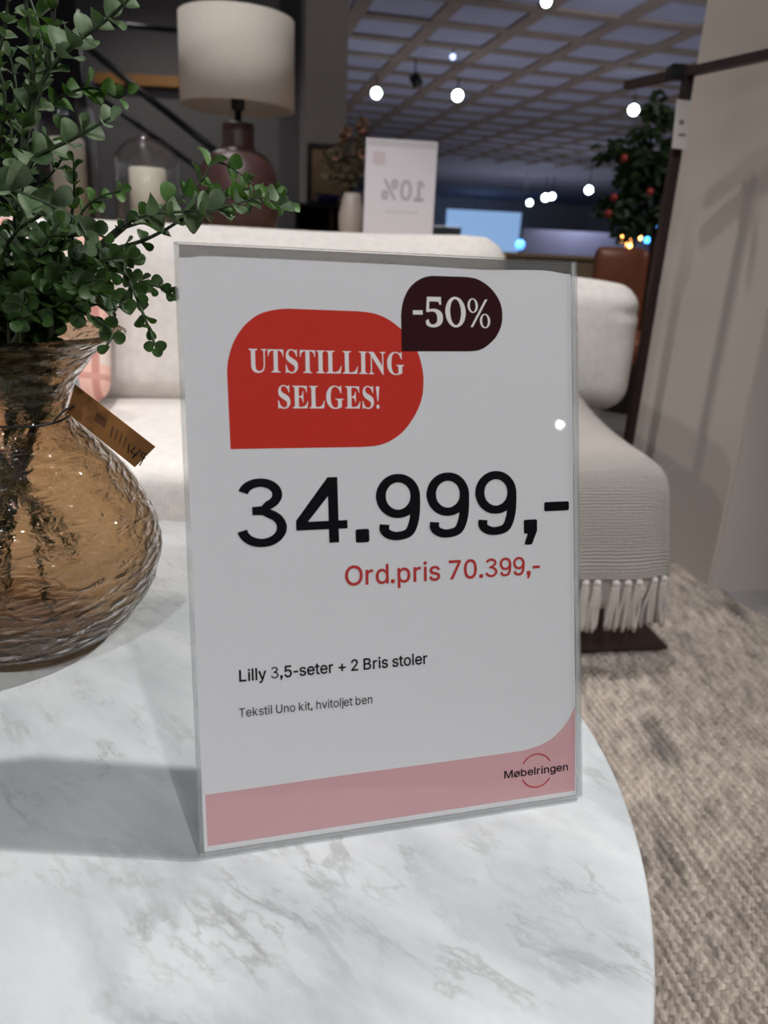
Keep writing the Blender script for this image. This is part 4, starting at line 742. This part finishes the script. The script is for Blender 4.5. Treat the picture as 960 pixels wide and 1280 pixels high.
def armf(w):
    w = w.copy(); f = max(0, (w.x-.72)/.14); w.z += -.006*f
    d = math.exp(-((w.z-.625-.0*w.x)/.010)**2)+.8*math.exp(-((w.z-.585)/.009)**2)
    w.y += .012*d*max(0, min(1, (w.x-.76)/.06)) if w.y < 1.75 else 0
    return w
obj('armrest', cushion(.722, 1.90, .543, .142, .25, .146, .06, 22, (.006, .012, .006), armf), BOUCLE, sofa)
def leg(u0, v0, du, dv):
    bm = bmesh.new(); lo = [(u0+du-.15, v0+dv-.05), (u0+du+.05, v0+dv-.05), (u0+du+.05, v0+dv+.05), (u0+du-.15, v0+dv+.05)]; hi = [(u0-.075, v0-.06), (u0+.075, v0-.06), (u0+.075, v0+.06), (u0-.075, v0+.06)]
    a = [bm.verts.new((x, y, .0075)) for x, y in lo]; b = [bm.verts.new((x, y, .115)) for x, y in hi]
    bm.faces.new(a[::-1]); bm.faces.new(b)
    for k in range(4): bm.faces.new((a[k], a[(k+1) % 4], b[(k+1) % 4], b[k]))
    bmesh.ops.bevel(bm, geom=bm.edges[:], offset=.006, segments=2, affect='EDGES'); return bm
for q in ((.61, 1.27, .14, -.01), (-1.90, 1.27, -.06, -.01), (.60, 1.95, .06, .02), (-1.90, 1.95, -.06, .02)): obj('leg', leg(*q), DARKWOOD, sofa, False)
# ------------------------------------------------------------------ peach checked cushion
pc = obj('throw_pillow', cushion(0, 0, 0, .21, .05, .175, .05, 14, (.0, .045, .0)), PLAID)
p = aty(18, 432, 1.46); pc.location = (p.x-.03, p.y, .588); pc.rotation_euler = (-.30, 0, SY)
tag(pc, 'peach and white checked cushion leaning on the sofa behind the plant', 'cushion')
# ------------------------------------------------------------------ knitted throw with fringe
th = empty('throw_blanket', (0, 0, 0), SY); tag(th, 'light grey knitted throw with long fringe draped over the sofa seat', 'blanket')
path = spline([(0, 1.665, .615), (0, 1.645, .545), (0, 1.60, .487), (0, 1.50, .447), (0, 1.36, .424), (0, 1.22, .416), (0, 1.162, .408), (0, 1.138, .385), (0, 1.130, .33), (0, 1.126, .27), (0, 1.122, .205)], 6)
bm = bmesh.new(); uvl = bm.loops.layers.uv.new('UVMap'); NU = 44; U0, U1 = .26, .684; rows = []
for i, q in enumerate(path):
    row = []; s = i/(len(path)-1)
    for k in range(NU+1):
        t = k/NU; u = U0+(U1-U0)*t
        f = max(0, (.40-q.z)/.2) if i > 30 else 0
        u += f*.035*max(0, t-.45)/.55
        w = .004*math.sin(t*9+s*3)*(.5+f)+.006*f*math.sin(t*17)
        ed = max(0, (t-.9)/.1)
        row.append(bm.verts.new((u, q.y-w*(1 if f else .3)+.01*ed*f, q.z+w*(0 if f else 1)-.012*ed*(1-min(1, f)))))
    rows.append(row)
for i in range(len(rows)-1):
    for k in range(NU):
        fc = bm.faces.new((rows[i][k], rows[i+1][k], rows[i+1][k+1], rows[i][k+1]))
        for lp, (a, b) in zip(fc.loops, ((i, k), (i+1, k), (i+1, k+1), (i, k+1))): lp[uvl].uv = (b/NU, a/len(rows))
body = obj('knitted_cloth', bm, THROW, th)
md = body.modifiers.new('thick', 'SOLIDIFY'); md.thickness = .008; md.offset = 0
WOOL = mat('fringe_yarn', (178, 170, 164), .95, var=.1, vscale=150, bump=.5, bscale=700, bdist=.002, stretch=(1, 1, .1))
NTS = 19
for k in range(NTS):
    t = (k+.35)/(NTS-.3); i0 = min(NU, round(t*NU)); c = rows_co = None
    me = body.data; v = me.vertices[(len(path)-1)*(NU+1)+i0].co
    bm = bmesh.new(); rs = random.Random(k)
    lathe(bm, [(0, .008), (.006, .006), (.0085, 0), (.006, -.006), (0, -.008)], 10)
    for s in range(7):
        a = 2*pi*s/7; rx, ry = .0055*math.cos(a), .0055*math.sin(a); sp = rs.uniform(.8, 1.7)
        tube(bm, spline([(rx*.6, ry*.6, -.003), (rx, ry, -.025), (rx*1.2*sp+rs.uniform(-.002, .002), ry*1.2, -.055), (rx*1.2*sp+rs.uniform(-.004, .004), ry*1.5+rs.uniform(-.003, .003), -.082-rs.uniform(0, .012))], 3), [.0042]*9+[.0028], 6)
    o = obj('tassel', bm, WOOL, th); o.location = (v.x, v.y-.002, v.z-.003); o.rotation_euler = (rs.uniform(-.06, .03), rs.uniform(-.06, .04), 0)
# ------------------------------------------------------------------ sideboard behind the sofa and what stands on it
SBZ = .735
sb = empty('sideboard', (-.72, 2.42, 0), math.radians(6)); tag(sb, 'long wooden sideboard standing against the back of the off-white sofa', 'sideboard')
obj('carcass', bbox(-1.05, 1.0, -.21, .21, .10, SBZ-.03, .004), OAK, sb, False)
obj('top', bbox(-1.07, 1.02, -.225, .225, SBZ-.03, SBZ, .005), OAK, sb, False)
for k in range(4):
    d = obj('door', bbox(-1.04+k*.51, -1.04+k*.51+.50, -.232, -.211, .115, SBZ-.04, .004), OAK, sb, False)
    obj('handle', bbox(-1.04+k*.51+.22, -1.04+k*.51+.28, -.247, -.233, .52, .535, .003), BLACKM, d, False)
for x in (-.98, .93):
    for y in (-.15, .15):
        bm = bmesh.new(); lathe(bm, [(0, -.0115), (.016, -.0115), (.024, .10), (0, .10)], 16, (x, y)); obj('leg', bm, OAK, sb)
# table lamp
LX, LY = -.459, 2.38
k = LY/2.3
lamp = empty('table_lamp', (LX*k, LY, SBZ)); tag(lamp, 'brown ceramic table lamp with pale linen drum shade behind the sofa', 'lamp')
zt, zb = CAM_H+(1.290-CAM_H)*k-SBZ, CAM_H+(1.077-CAM_H)*k-SBZ
bm = bmesh.new(); R = .1545*k
lathe(bm, [(R, zb), (R*.985, zt), (R*.975, zt), (R*.99, zb)], 64, close=True); bmesh.ops.recalc_face_normals(bm, faces=bm.faces[:]); obj('shade', bm, LINEN, lamp)
bm = bmesh.new()
for a in (0, 2*pi/3, 4*pi/3): tube(bm, [(0, 0, zb+.075), (R*.985*math.cos(a), R*.985*math.sin(a), zb+.09)], .0018, 6)
lathe(bm, [(.012, zb+.07), (.016, zb+.07), (.016, zb+.08), (.012, zb+.08)], 16, close=True); obj('shade_carrier', bm, BLACKM, lamp)
zn = CAM_H+(1.040-CAM_H)*k-SBZ; zbt = CAM_H+(.987-CAM_H)*k-SBZ
bm = bmesh.new(); lathe(bm, [(0, zn), (.010, zn), (.010, zn+.03), (.019, zn+.035), (.021, zn+.09), (0, zn+.09)], 20); obj('bulb_socket', bm, BLACKM, lamp)
bm = bmesh.new(); lathe(bm, [(0, zn+.0905), (.016, zn+.0905), (.028, zn+.125), (.03, zn+.14), (.02, zn+.162), (0, zn+.168)], 20); obj('bulb', bm, mat('frosted_bulb', (230, 228, 222), .4), lamp)
bm = bmesh.new(); bb = [(0, 0), (.058, 0), (.062, .004)]+[(.118*math.cos(t)**.55, .118+.128*math.sin(t)) for t in [math.radians(-62+k*7) for k in range(21)]]+[(.046, zbt-.006), (.0445, zbt+.002), (.044, zn-.005), (.041, zn), (0, zn)]
lathe(bm, [(a*k, b) for a, b in bb], 48); obj('ceramic_body', bm, CERAM, lamp)
# glass cloches with candles
def cloche(x, y, r, h, lab, clab, cr, ch, dome=True):
    t = empty('glass_cloche', (x, y, SBZ)); tag(t, lab, 'cloche', 'glass domes over candles')
    bm = bmesh.new()
    if dome: pf = [(r, .012), (r, h-r*.85)]+[(r*math.cos(a), h-r*.85+r*.85*math.sin(a)) for a in [pi/2*j/9 for j in range(1, 9)]]+[(0.0, h)]
    else: pf = [(r, .012), (r, h-.03), (r*.92, h-.01), (r*.93, h)]
    lathe(bm, pf, 48); g = obj('dome', bm, CLOCHE, t); m = g.modifiers.new('t', 'SOLIDIFY'); m.thickness = .0025
    bm = bmesh.new(); lathe(bm, [(0, 0), (r*1.08, 0), (r*1.1, .006), (r*1.08, .0115), (0, .0115)], 48); obj('base', bm, DARKWOOD, t)
    if dome:
        bm = bmesh.new(); lathe(bm, [(0, h+.001), (.008, h+.002), (.013, h+.014), (.009, h+.025), (0, h+.028)], 20); obj('knob', bm, CLOCHE, t)
    c = empty('pillar_candle', (x, y, SBZ+.0116)); tag(c, clab, 'candle', 'ivory pillar candles')
    bm = bmesh.new(); lathe(bm, [(0, 0), (cr, 0), (cr, ch-.004), (cr-.004, ch), (cr*.6, ch-.004), (0, ch-.006)], 32); obj('wax', bm, WAX, c)
    bm = bmesh.new(); tube(bm, [(0, 0, ch-.006), (.001, 0, ch+.01)], .0012, 6); obj('wick', bm, BLACKM, c)
kk = 2.36/2.3
cloche(-.718*kk, 2.36, .094, .265, 'round-topped glass dome beside the brown lamp, over an ivory candle', 'ivory pillar candle in the glass dome next to the brown lamp', .052, .172)
p = aty(85, 200, 2.46); cloche(p.x, 2.46, .088, .36, 'taller glass cylinder partly behind the plant leaves, over an ivory candle', 'ivory pillar candle seen behind the plant leaves at far left', .050, .25, False)
# reversed paper sign on the sideboard
p0 = aty(453, 297, 2.36); p1 = aty(541, 298, 2.36)
rs = empty('reverse_sign', ((p0.x+p1.x)/2, 2.36, SBZ+.007), math.radians(4)); tag(rs, 'white paper sign seen from behind with reversed 10% beyond the sofa', 'sign')
tl = .12
rs.rotation_euler = (tl*-.55, 0, math.radians(4))
w2, hh = .106, .300
bm = bmesh.new(); box(bm, -w2, w2, -.0015, .0015, .002, hh); obj('holder', bm, ACRYL, rs, False)
PAPB = mat('paper_back', (218, 212, 218), .8)
bm = bmesh.new(); box(bm, -w2+.003, w2-.003, -.0022, -.0017, .004, hh-.012); pb = obj('paper', bm, PAPB, rs, False)
GREYP = mat('show_through_grey', (176, 172, 180), .8); PINKP = mat('show_through_pink', (206, 190, 196), .8); GREYL = mat('show_through_faint', (198, 192, 198), .8)
def pm(nm, x0, x1, z0, z1, m):
    bm = bmesh.new(); f = bm.faces.new([bm.verts.new(q) for q in ((x0, -.0025, z0), (x1, -.0025, z0), (x1, -.0025, z1), (x0, -.0025, z1))]); obj(nm, bm, m, pb, False)
pm('square_mark', -.082, -.046, .218, .254, PINKP); pm('top_band', -w2+.006, w2-.006, .268, .284, GREYL)
pm('text_line', -.04, .058, .092, .097, GREYL); pm('bottom_band', -w2+.006, w2-.006, .022, .034, PINKP)
lt = letters('reversed_text', '10%', 'sans', GREYP, (0, 0), (.122, 0), .052, 0, 509, pb, .0022, mirror=True)
lt.rotation_euler = (pi/2, 0, 0); lt.location = (-.052, -.0026, .128)
bm = bmesh.new(); box(bm, -w2, w2, .0016, .09, .000, .002); obj('foot', bm, ACRYL, rs, False)
# ------------------------------------------------------------------ black cabinet further back with picture frame, bowl, dried flowers
CY = 5.0
a = aty(369, 254, CY); b = aty(445, 256, CY); ctop = (a.z+b.z)/2
cb = empty('black_cabinet', ((a.x+b.x)/2, CY+.2, 0)); tag(cb, 'black open cabinet beyond the sofa, between lamp and reversed sign', 'cabinet')
hw = (b.x-a.x)/2
bm = bmesh.new()
for bx in ((-hw, -hw+.02, -.2, .2, -.011, ctop-.0205), (hw-.02, hw, -.2, .2, -.011, ctop-.0205), (-hw+.0205, hw-.0205, .18, .2, -.011, ctop-.0205), (-hw+.0205, hw-.0205, -.2, .179, .02, .04), (-hw+.0205, hw-.0205, -.2, .179, ctop-.42, ctop-.40)): box(bm, *bx)
obj('carcass', bm, mat('black_lacquer', (30, 30, 36), .45), cb, False)
obj('top', bbox(-hw, hw, -.2, .2, ctop-.02, ctop, .003), mat('black_top', (40, 42, 50), .4), cb, False)
o = obj('upright', bbox(.02, .05, -.15, .1, ctop-.3995, ctop-.0205, .004), DARKWOOD, cb, False)
pf = empty('picture_frame', (aty(409, 210, CY+.28).x, CY+.28, ctop)); tag(pf, 'dark framed brown picture standing on the black cabinet', 'picture')
fw, fh = .128, aty(409, 180, CY+.28).z-ctop
bm = bmesh.new()
for bx in ((-fw, -fw+.028, -.012, .012, .0, fh), (fw-.028, fw, -.012, .012, .0, fh), (-fw+.0281, fw-.0281, -.012, .012, 0, .028), (-fw+.0281, fw-.0281, -.012, .012, fh-.028, fh)): box(bm, *bx)
obj('frame', bm, mat('black_frame', (38, 34, 34), .5), pf, False)
bm = bmesh.new(); box(bm, -fw+.0282, fw-.0282, -.003, .004, .0282, fh-.0282); obj('print', bm, mat('brown_print', (150, 122, 92), .8, var=.15, vscale=6), pf, False)
bw = empty('blue_bowl', (aty(410, 248, CY+.02).x, CY+.02, ctop)); tag(bw, 'deep blue bowl standing before the dark framed picture', 'bowl')
bm = bmesh.new(); lathe(bm, [(0, .004), (.03, .0), (.04, .0), (.07, .025), (.085, .055), (.08, .055), (.065, .028), (.03, .008), (0, .008)], 32); obj('bowl', bm, mat('cobalt_glaze', (28, 34, 92), .25), bw)
FY = 2.52
fv = empty('ceramic_vase', (aty(439, 280, FY).x, FY, SBZ)); tag(fv, 'pale ceramic vase with dried flowers left of the reversed sign', 'vase')
bm = bmesh.new(); lathe(bm, [(0, 0), (.030, 0), (.038, .02), (.04, .09), (.03, .14), (.024, .155), (.02, .155), (.026, .138), (.034, .09), (.03, .01), (0, .008)], 32); obj('body', bm, mat('pale_glaze', (178, 166, 158), .5), fv)
df = empty('dried_flowers', (aty(439, 280, FY).x, FY, SBZ+.14)); tag(df, 'olive and rust dried flower stems standing in the pale ceramic vase', 'flowers')
OLIVE = mat('olive_dry_leaf', (70, 62, 42), .8, var=.3, vscale=40); RUST = mat('rust_blossom', (134, 88, 72), .8, var=.2, vscale=40)
for k in range(14):
    rr = random.Random(k+50); tip = aty(rr.uniform(404, 456), rr.uniform(150, 228), FY+rr.uniform(-.03, .05))-Vector(df.location)
    bm = bmesh.new(); Pp = spline([(0, 0, -.1), (tip.x*.15, tip.y*.2, .02), (tip.x*.6, tip.y*.6, tip.z*.6), tip], 5); tube(bm, Pp, .0012, 5); st = obj('stem', bm, OLIVE, df)
    bm = bmesh.new()
    for q in Pp[8:]:
        for j in range(3): add_leaf(bm, q, Vector((rr.uniform(-1, 1), rr.uniform(-.6, .6), rr.uniform(-.3, 1))), Vector((rr.uniform(-.5, .5), -1, rr.uniform(-.5, .8))), rr.uniform(.015, .028), rr.uniform(.008, .015))
    obj('leaves', bm, OLIVE, st)
    if k % 2 == 0:
        bm = bmesh.new()
        for j in range(9): add_leaf(bm, tip, Vector((math.cos(j*.7), math.sin(j*.7)*.5-.3, math.sin(j*.7))), Vector((0, -1, .3)), .018, .014)
        obj('blossom', bm, RUST, st)
# ------------------------------------------------------------------ stair railing at back left
rl = empty('stair_railing', aty(190, 300, 7).to_tuple()); tag(rl, 'dark metal stair railing sloping down behind the lamp at back left', 'railing')
rl.location.z = 0; O = Vector(rl.location)
def rail(nm, pts, r): 
    bm = bmesh.new(); tube(bm, [aty(a, b, y)-O for a, b, y in pts], r, 8); return obj(nm, bm, BLACKM, rl)
rail('handrail', [(95, 48, 7.2), (180, 118, 7.0), (290, 205, 6.8)], .030)
rail('lower_rail', [(95, 100, 7.2), (160, 148, 7.0), (290, 240, 6.8)], .022)
rail('top_rail', [(100, 24, 7.2), (150, 31, 7.1), (262, 42, 7.0)], .020)
for px in (100, 270):
    q = aty(px, 52+(px-95)*.82, 7.2-(px-95)*.002)-O; bm = bmesh.new(); tube(bm, [(q.x, q.y, -.012), (q.x, q.y, q.z+(.25 if px == 100 else 0))], .022, 8); obj('post', bm, BLACKM, rl)
# ------------------------------------------------------------------ beyond the sofa on the right: beige cabinet, leather chair, tree, lights
a = aty(560, 330, 3.6); b = aty(772, 322, 3.6)
bc = empty('beige_cabinet', ((a.x+b.x)/2, 3.85, 0)); tag(bc, 'low beige cabinet beyond the sofa, left of the brown leather chair', 'cabinet')
BE = mat('beige_lacquer', (150, 128, 104), .6, var=.05, vscale=4); hw = (b.x-a.x)/2; zt = aty(700, 318.5, 3.6).z
obj('carcass', bbox(-hw, hw, -.2, .2, .08, zt-.02, .004), BE, bc, False); obj('top', bbox(-hw-.01, hw+.01, -.225, .21, zt-.02, zt, .004), BE, bc, False)
for k in (0, 1): obj('door', bbox(-hw+.01+k*hw, -.01+k*hw, -.218, -.201, .09, zt-.03, .003), BE, bc, False)
obj('plinth', bbox(-hw+.03, hw-.03, -.17, .18, -.011, .0795, .003), BE, bc, False)
LEATH = mat('brown_leather', (142, 82, 56), .45, var=.12, vscale=8)
p = aty(787, 330, 3.2)
ch = empty('leather_chair', (p.x, 3.3, 0), math.radians(-8)); tag(ch, 'brown leather chair beyond the sofa, left of the dark stand post', 'chair')
ztop = aty(785, 309, 3.2).z
def cb_(w):
    w = w.copy(); w.y += .10*(w.x/.11)**2*-.3+(w.z-.42)*.15; return w
obj('backrest', cushion(0, .04, (ztop+.43)/2, .112, .035, (ztop-.43)/2, .034, 12, (0, .01, 0), cb_), LEATH, ch)
obj('seat', cushion(0, -.16, .40, .2, .21, .05, .04, 10, (0, 0, .01)), LEATH, ch)
for sx in (-1, 1): obj('armrest', cushion(sx*.20, -.10, .52, .03, .19, .07, .028, 8), LEATH, ch)
for sx in (-.16, .16):
    for sy in (-.32, -.0):
        bm = bmesh.new(); tube(bm, [(sx*1.1, sy, -.0115), (sx, sy, .36)], [.011, .016], 10); obj('leg', bm, BLACKM, ch)
# fruit tree in a pot
ty = 3.9; tp = aty(815, 320, ty)
tr = empty('potted_tree', (tp.x, ty, 0)); tag(tr, 'dark leafy potted tree with small red fruits left of the white pillar', 'tree')
bm = bmesh.new(); lathe(bm, [(0, -.011), (.13, -.011), (.17, .28), (.175, .30), (.155, .30), (.15, .27), (0, .26)], 32); obj('pot', bm, mat('grey_pot', (88, 84, 82), .7), tr)
bm = bmesh.new(); zc = aty(800, 225, ty).z; tube(bm, spline([(0, 0, .26), (.01, .01, .6), (-.02, 0, zc-.1), (-.03, 0, zc+.15)], 6), .016, 8); trunk = obj('trunk', bm, DARKWOOD, tr)
DLEAF = m_leaf('tree_leaf', (22, 38, 20), (52, 76, 40)); bm = bmesh.new(); rt = random.Random(4); fr = []
O = Vector(tr.location)
for (cx, cy, rx, ry, n) in ((803, 200, 40, 34, 210), (785, 255, 36, 34, 210), (830, 215, 24, 60, 200), (768, 190, 16, 22, 50), (835, 150, 22, 26, 70), (765, 262, 16, 26, 60), (822, 270, 20, 22, 70)):
    cl = [(rt.gauss(0, .5)*rx+cx, rt.gauss(0, .5)*ry+cy) for _ in range(max(3, n//16))]
    for k in range(n):
        a = rt.choice(cl); q = aty(a[0]+rt.gauss(0, 5), a[1]+rt.gauss(0, 5), ty+rt.uniform(-.15, .15))-O
        add_leaf(bm, q, Vector((rt.uniform(-1, 1), rt.uniform(-1, 1), rt.uniform(-1, .4))), Vector((rt.uniform(-1, 1), -1, rt.uniform(-.3, 1))), rt.uniform(.045, .075), rt.uniform(.02, .032))
obj('foliage', bm, DLEAF, tr)
for s in ((803, 205), (776, 255), (840, 190), (822, 250)):
    bm = bmesh.new(); e = aty(*s, ty)-O; tube(bm, spline([(-.02, 0, zc-.25), (e.x*.5-.01, .02, (e.z+zc-.2)/2), e], 5), .007, 6); obj('branch', bm, DARKWOOD, tr)
FR = mat('red_fruit', (190, 70, 62), .4)
for (fx, fy) in ((780, 198), (760, 267), (767, 247), (812, 240)):
    bm = bmesh.new(); bmesh.ops.create_uvsphere(bm, u_segments=12, v_segments=8, radius=.017); o = obj('fruit', bm, FR, tr); o.location = aty(fx, fy, ty-.18)-O
# glowing bulbs far away
def bulbs(nm, lab, pts, y, colr, st, r, cat='lights'):
    t = empty(nm, aty(*pts[0], y)); tag(t, lab, cat); O = Vector(t.location); m = mat(nm+'_glow', colr, .4, emit=colr, estr=st)
    P = [aty(a, b, y)-O for a, b in pts]
    bm = bmesh.new(); tube(bm, spline([P[0]+Vector((0, 0, 1.2))]+P, 3), .004, 5); obj('cable', bm, BLACKM, t)
    for q in P:
        bm = bmesh.new(); bmesh.ops.create_uvsphere(bm, u_segments=12, v_segments=8, radius=r); o = obj('bulb', bm, m, t); o.location = q
bulbs('string_lights', 'cluster of warm orange glowing bulbs far behind the leather chair', [(774, 294), (781, 294), (778, 299), (786, 298), (795, 291), (798, 297), (786, 306)], 9, (255, 176, 96), 14, .035)
bulbs('string_lights', 'cluster of blue glowing bulbs far behind, beside the dark post', [(823, 276), (821, 280), (819, 284), (816, 287), (810, 290), (809, 300), (807, 283)], 9, (60, 160, 255), 7, .032)
bulbs('globe_light', 'blue glowing round lamp far off above the beige cabinet', [(650, 306)], 14, (80, 150, 255), 2.2, .085, 'lamp')
# dark stand with crossbar before the pillar
sp = Vector((.612, 1.862, 0)); st = empty('display_stand', sp.to_tuple()); tag(st, 'dark wooden post with a crossbar standing before the white pillar', 'stand')
obj('post', bbox(-.011, .011, -.011, .011, .013, 1.142, .003), STANDWOOD, st, False)
bm = bmesh.new(); lathe(bm, [(0, .003), (.05, .003), (.05, .008), (.02, .0125), (0, .0125)], 24); obj('foot', bm, BLACKM, st)
zb_ = 1.165
d0 = atz(783, 108, 1.15); pa = atz(783, 107, 1.129); pb_ = atz(978, 64.5, 1.129)
bm = bmesh.new(); tube(bm, [pa-sp+Vector((0, 0, .0)), pb_-sp], .0125, 4); obj('crossbar', bm, STANDWOOD, st, False)
mid = atz(845, 92, 1.129)-sp; bm = bbox(mid.x-.018, mid.x+.018, mid.y-.02, mid.y+.02, mid.z-.012, mid.z+.016, .003); obj('bracket', bm, BLACKM, st, False)
tp_ = [aty(a, b, 1.828) for a, b in ((846, 124), (864, 126), (858, 187), (840, 185))]
lt_ = empty('hang_tag', tp_[0].to_tuple()); tag(lt_, 'white card tag hanging on the dark post before the pillar', 'tag')
bm = bmesh.new(); fv_ = [bm.verts.new(q-tp_[0]) for q in tp_]; f2 = [bm.verts.new(q-tp_[0]+Vector((0, .0012, 0))) for q in tp_]
bm.faces.new(fv_); bm.faces.new(f2[::-1])
for k in range(4): bm.faces.new((fv_[k], fv_[(k+1) % 4], f2[(k+1) % 4], f2[k]))
bmesh.ops.recalc_face_normals(bm, faces=bm.faces[:]); cd_ = obj('card', bm, mat('white_card', (206, 200, 196), .7), lt_, False)
bm = bmesh.new()
for (x, y, w, h) in ((849, 150, 6, 6), (848, 167, 9, 3)):
    q = [aty(x+i*w, y+j*h, 1.8274)-tp_[0] for i, j in ((0, 0), (1, 0), (1, 1), (0, 1))]; bm.faces.new([bm.verts.new(v) for v in q])
obj('print', bm, mat('grey_print', (120, 116, 114), .8), cd_, False)
bm = bmesh.new(); c_ = (tp_[0]+tp_[1])/2-tp_[0]; tube(bm, [c_+Vector((0, -.0005, -.004)), c_+Vector((.0, .03, .05))], .0008, 5); obj('string', bm, BLACKM, lt_)
# ------------------------------------------------------------------ ceiling spotlights
def spotlight(px, py, z, lab, lit=True, r=.055, colr=(235, 255, 246), st=22):
    p = atz(px, py, z); t = empty('ceiling_spotlight', p.to_tuple()); tag(t, lab, 'spotlight', 'ceiling spotlights')
    d = (CAM-p).normalized() if lit else Vector((.5, .3, -1)).normalized()
    t.rotation_euler = d.to_track_quat('Z', 'Y').to_euler(); R3 = d.to_track_quat('Z', 'Y').to_matrix().inverted()
    bm = bmesh.new(); lathe(bm, [(0, -.18), (r*.9, -.18), (r*1.1, -.02), (r*1.1, 0), (r*.98, 0), (r*.95, -.012), (0, -.012)], 20); obj('housing', bm, BLACKM, t)
    bm = bmesh.new(); lathe(bm, [(0, -.006), (r*.9, -.006), (r*.9, -.011), (0, -.011)], 20)
    obj('lens', bm, mat('spot_lens', colr, .3, emit=colr, estr=st if lit else 0), t)
    up = R3 @ Vector((0, 0, ZC-z)); bm = bmesh.new(); tube(bm, [Vector((0, 0, -.12)), Vector((0, 0, -.12))+up], .012, 8); obj('mount', bm, BLACKM, t)
for (px, py, lab, st, r) in ((470.5, 116.5, 'bright ceiling spotlight just right of the grey pillar', 18, .088), (572, 119.5, 'bright ceiling spotlight right of the dark switched-off one', 18, .088), (792, 137.5, 'bright ceiling spotlight nearest the white pillar, above the tree', 18, .088)):
    spotlight(px, py, 3.05, lab, True, r, st=st)
spotlight(522, 108, 3.05, 'dark spotlight turned away between two bright ceiling spotlights', False, .09)
for (px, py, lab, r) in ((594.5, 266, 'distant spotlight low above the bright blue window', .14), (662, 253.5, 'distant spotlight, leftmost of the far row near the tree', .12), (682, 247, 'distant spotlight, left one of the far touching pair', .13), (690, 245.5, 'distant spotlight, right one of the far touching pair', .11), (736, 237.5, 'distant spotlight, rightmost of the far row near the tree', .12)):
    spotlight(px, py, 2.6, lab, True, r, (225, 240, 255), 16)
spotlight(683, 2, 3.05, 'bright ceiling spotlight cut by the top edge of the photo', True, .05, st=18)
spotlight(566, 71, 3.2, 'dim bluish spotlight high on the ceiling right of centre', True, .04, (190, 205, 255), 3)
# ------------------------------------------------------------------ light
def spot(loc, aim, w, size=60, blend=.5, rad=.05, colr=(1, .97, .93)):
    L = bpy.data.lights.new('spot_lamp', 'SPOT'); L.energy = w; L.spot_size = math.radians(size); L.spot_blend = blend; L.shadow_soft_size = rad; L.color = colr
    o = bpy.data.objects.new('spot_lamp', L); COL.objects.link(o); o.location = loc
    o.rotation_euler = (Vector(loc)-Vector(aim)).to_track_quat('Z', 'Y').to_euler(); return o
WORLD = .5; EXPO = 0.0
spot((2.25, .97, 2.85), (0, .45, .45), 325, 46, .8, .035, (1, .985, .96))          # key from the right: long sign shadow to the left
spot((-.30, .70, 3.2), (-.25, 1.68, .55), 185, 46, .6, .05, (1, .985, .97))          # lamp above the sofa front
spot((-.9, -1.6, 3.1), (-.2, 1.8, .62), 80, 30, .6, .05, (1, .985, .96))
spot((1.3, -2.0, 3.1), (.0, .6, .5), 150, 50, .9, .05, (1, .985, .98))
spot((-.2, -2.2, 3.1), (.0, .5, .5), 138, 40, .9, .05, (.98, .985, 1))  # front fill added behind the camera, softens the sign's left shadow
spot((-.75, 2.5, 3.15), (.75, 1.8, .85), 60, 36, .8, .025)           # lights the pillar's left face
spot((-2.076, 6.166, 3.25), (-.3, .7, .5), 30, 40, .6, .03)
spot((5.9, -5.3, 3.2), (.1, .4, .6), 3, 30, .6, .04)
spot((.6, 3.3, 3.2), (-.9, 8, 1.4), 120, 60, .8, .05)  # unseen spot added to brighten the grey pillar and things around it
spot((2.2, 2.1, 3.2), (1.1, 3.5, .6), 110, 60, .8, .05)  # unseen spot added to brighten the leather chair and beige cabinet
for x, y in ((2.5, 8), (7, 7), (4, 4.5)): spot((x, y, 3.2), (x*1.2+.6, y+6, 0), 200, 120, .6, .06, (.95, .97, 1))   # unseen spots added over the far shop floor, bounce brightens the ceiling
for px, py, z, w in ((470.5, 116.5, 3.0, 520), (572, 119.5, 3.0, 520), (792, 137.5, 3.0, 520), (662, 253.5, 2.5, 1000), (736, 237.5, 2.5, 1000)):
    p = atz(px, py, z); spot(p-Vector((0, 0, .12)), (p.x, p.y+.5, 0), w, 150, .6, .05, (.95, .97, 1))
spot((-2.5, 7.2, 3.2), (-2.5, 8.9, 0), 60, 110, .8, .05)
spot((-1.2, 2.6, 3.2), (-.6, 2.4, .8), 80, 70, .8, .05)

W = bpy.data.worlds.new('world'); scn.world = W; W.use_nodes = True
bg = W.node_tree.nodes['Background']; bg.inputs[0].default_value = (.92, .95, 1, 1); bg.inputs[1].default_value = WORLD
scn.view_settings.view_transform = 'Standard'; scn.view_settings.look = 'None'; scn.view_settings.exposure = EXPO; scn.view_settings.gamma = 1
scn.view_settings.use_curve_mapping = False
scn.cycles.caustics_reflective = False
scn.cycles.transparent_max_bounces = 24; scn.cycles.max_bounces = 12; scn.cycles.transmission_bounces = 10
scn.cycles.sample_clamp_indirect = 4
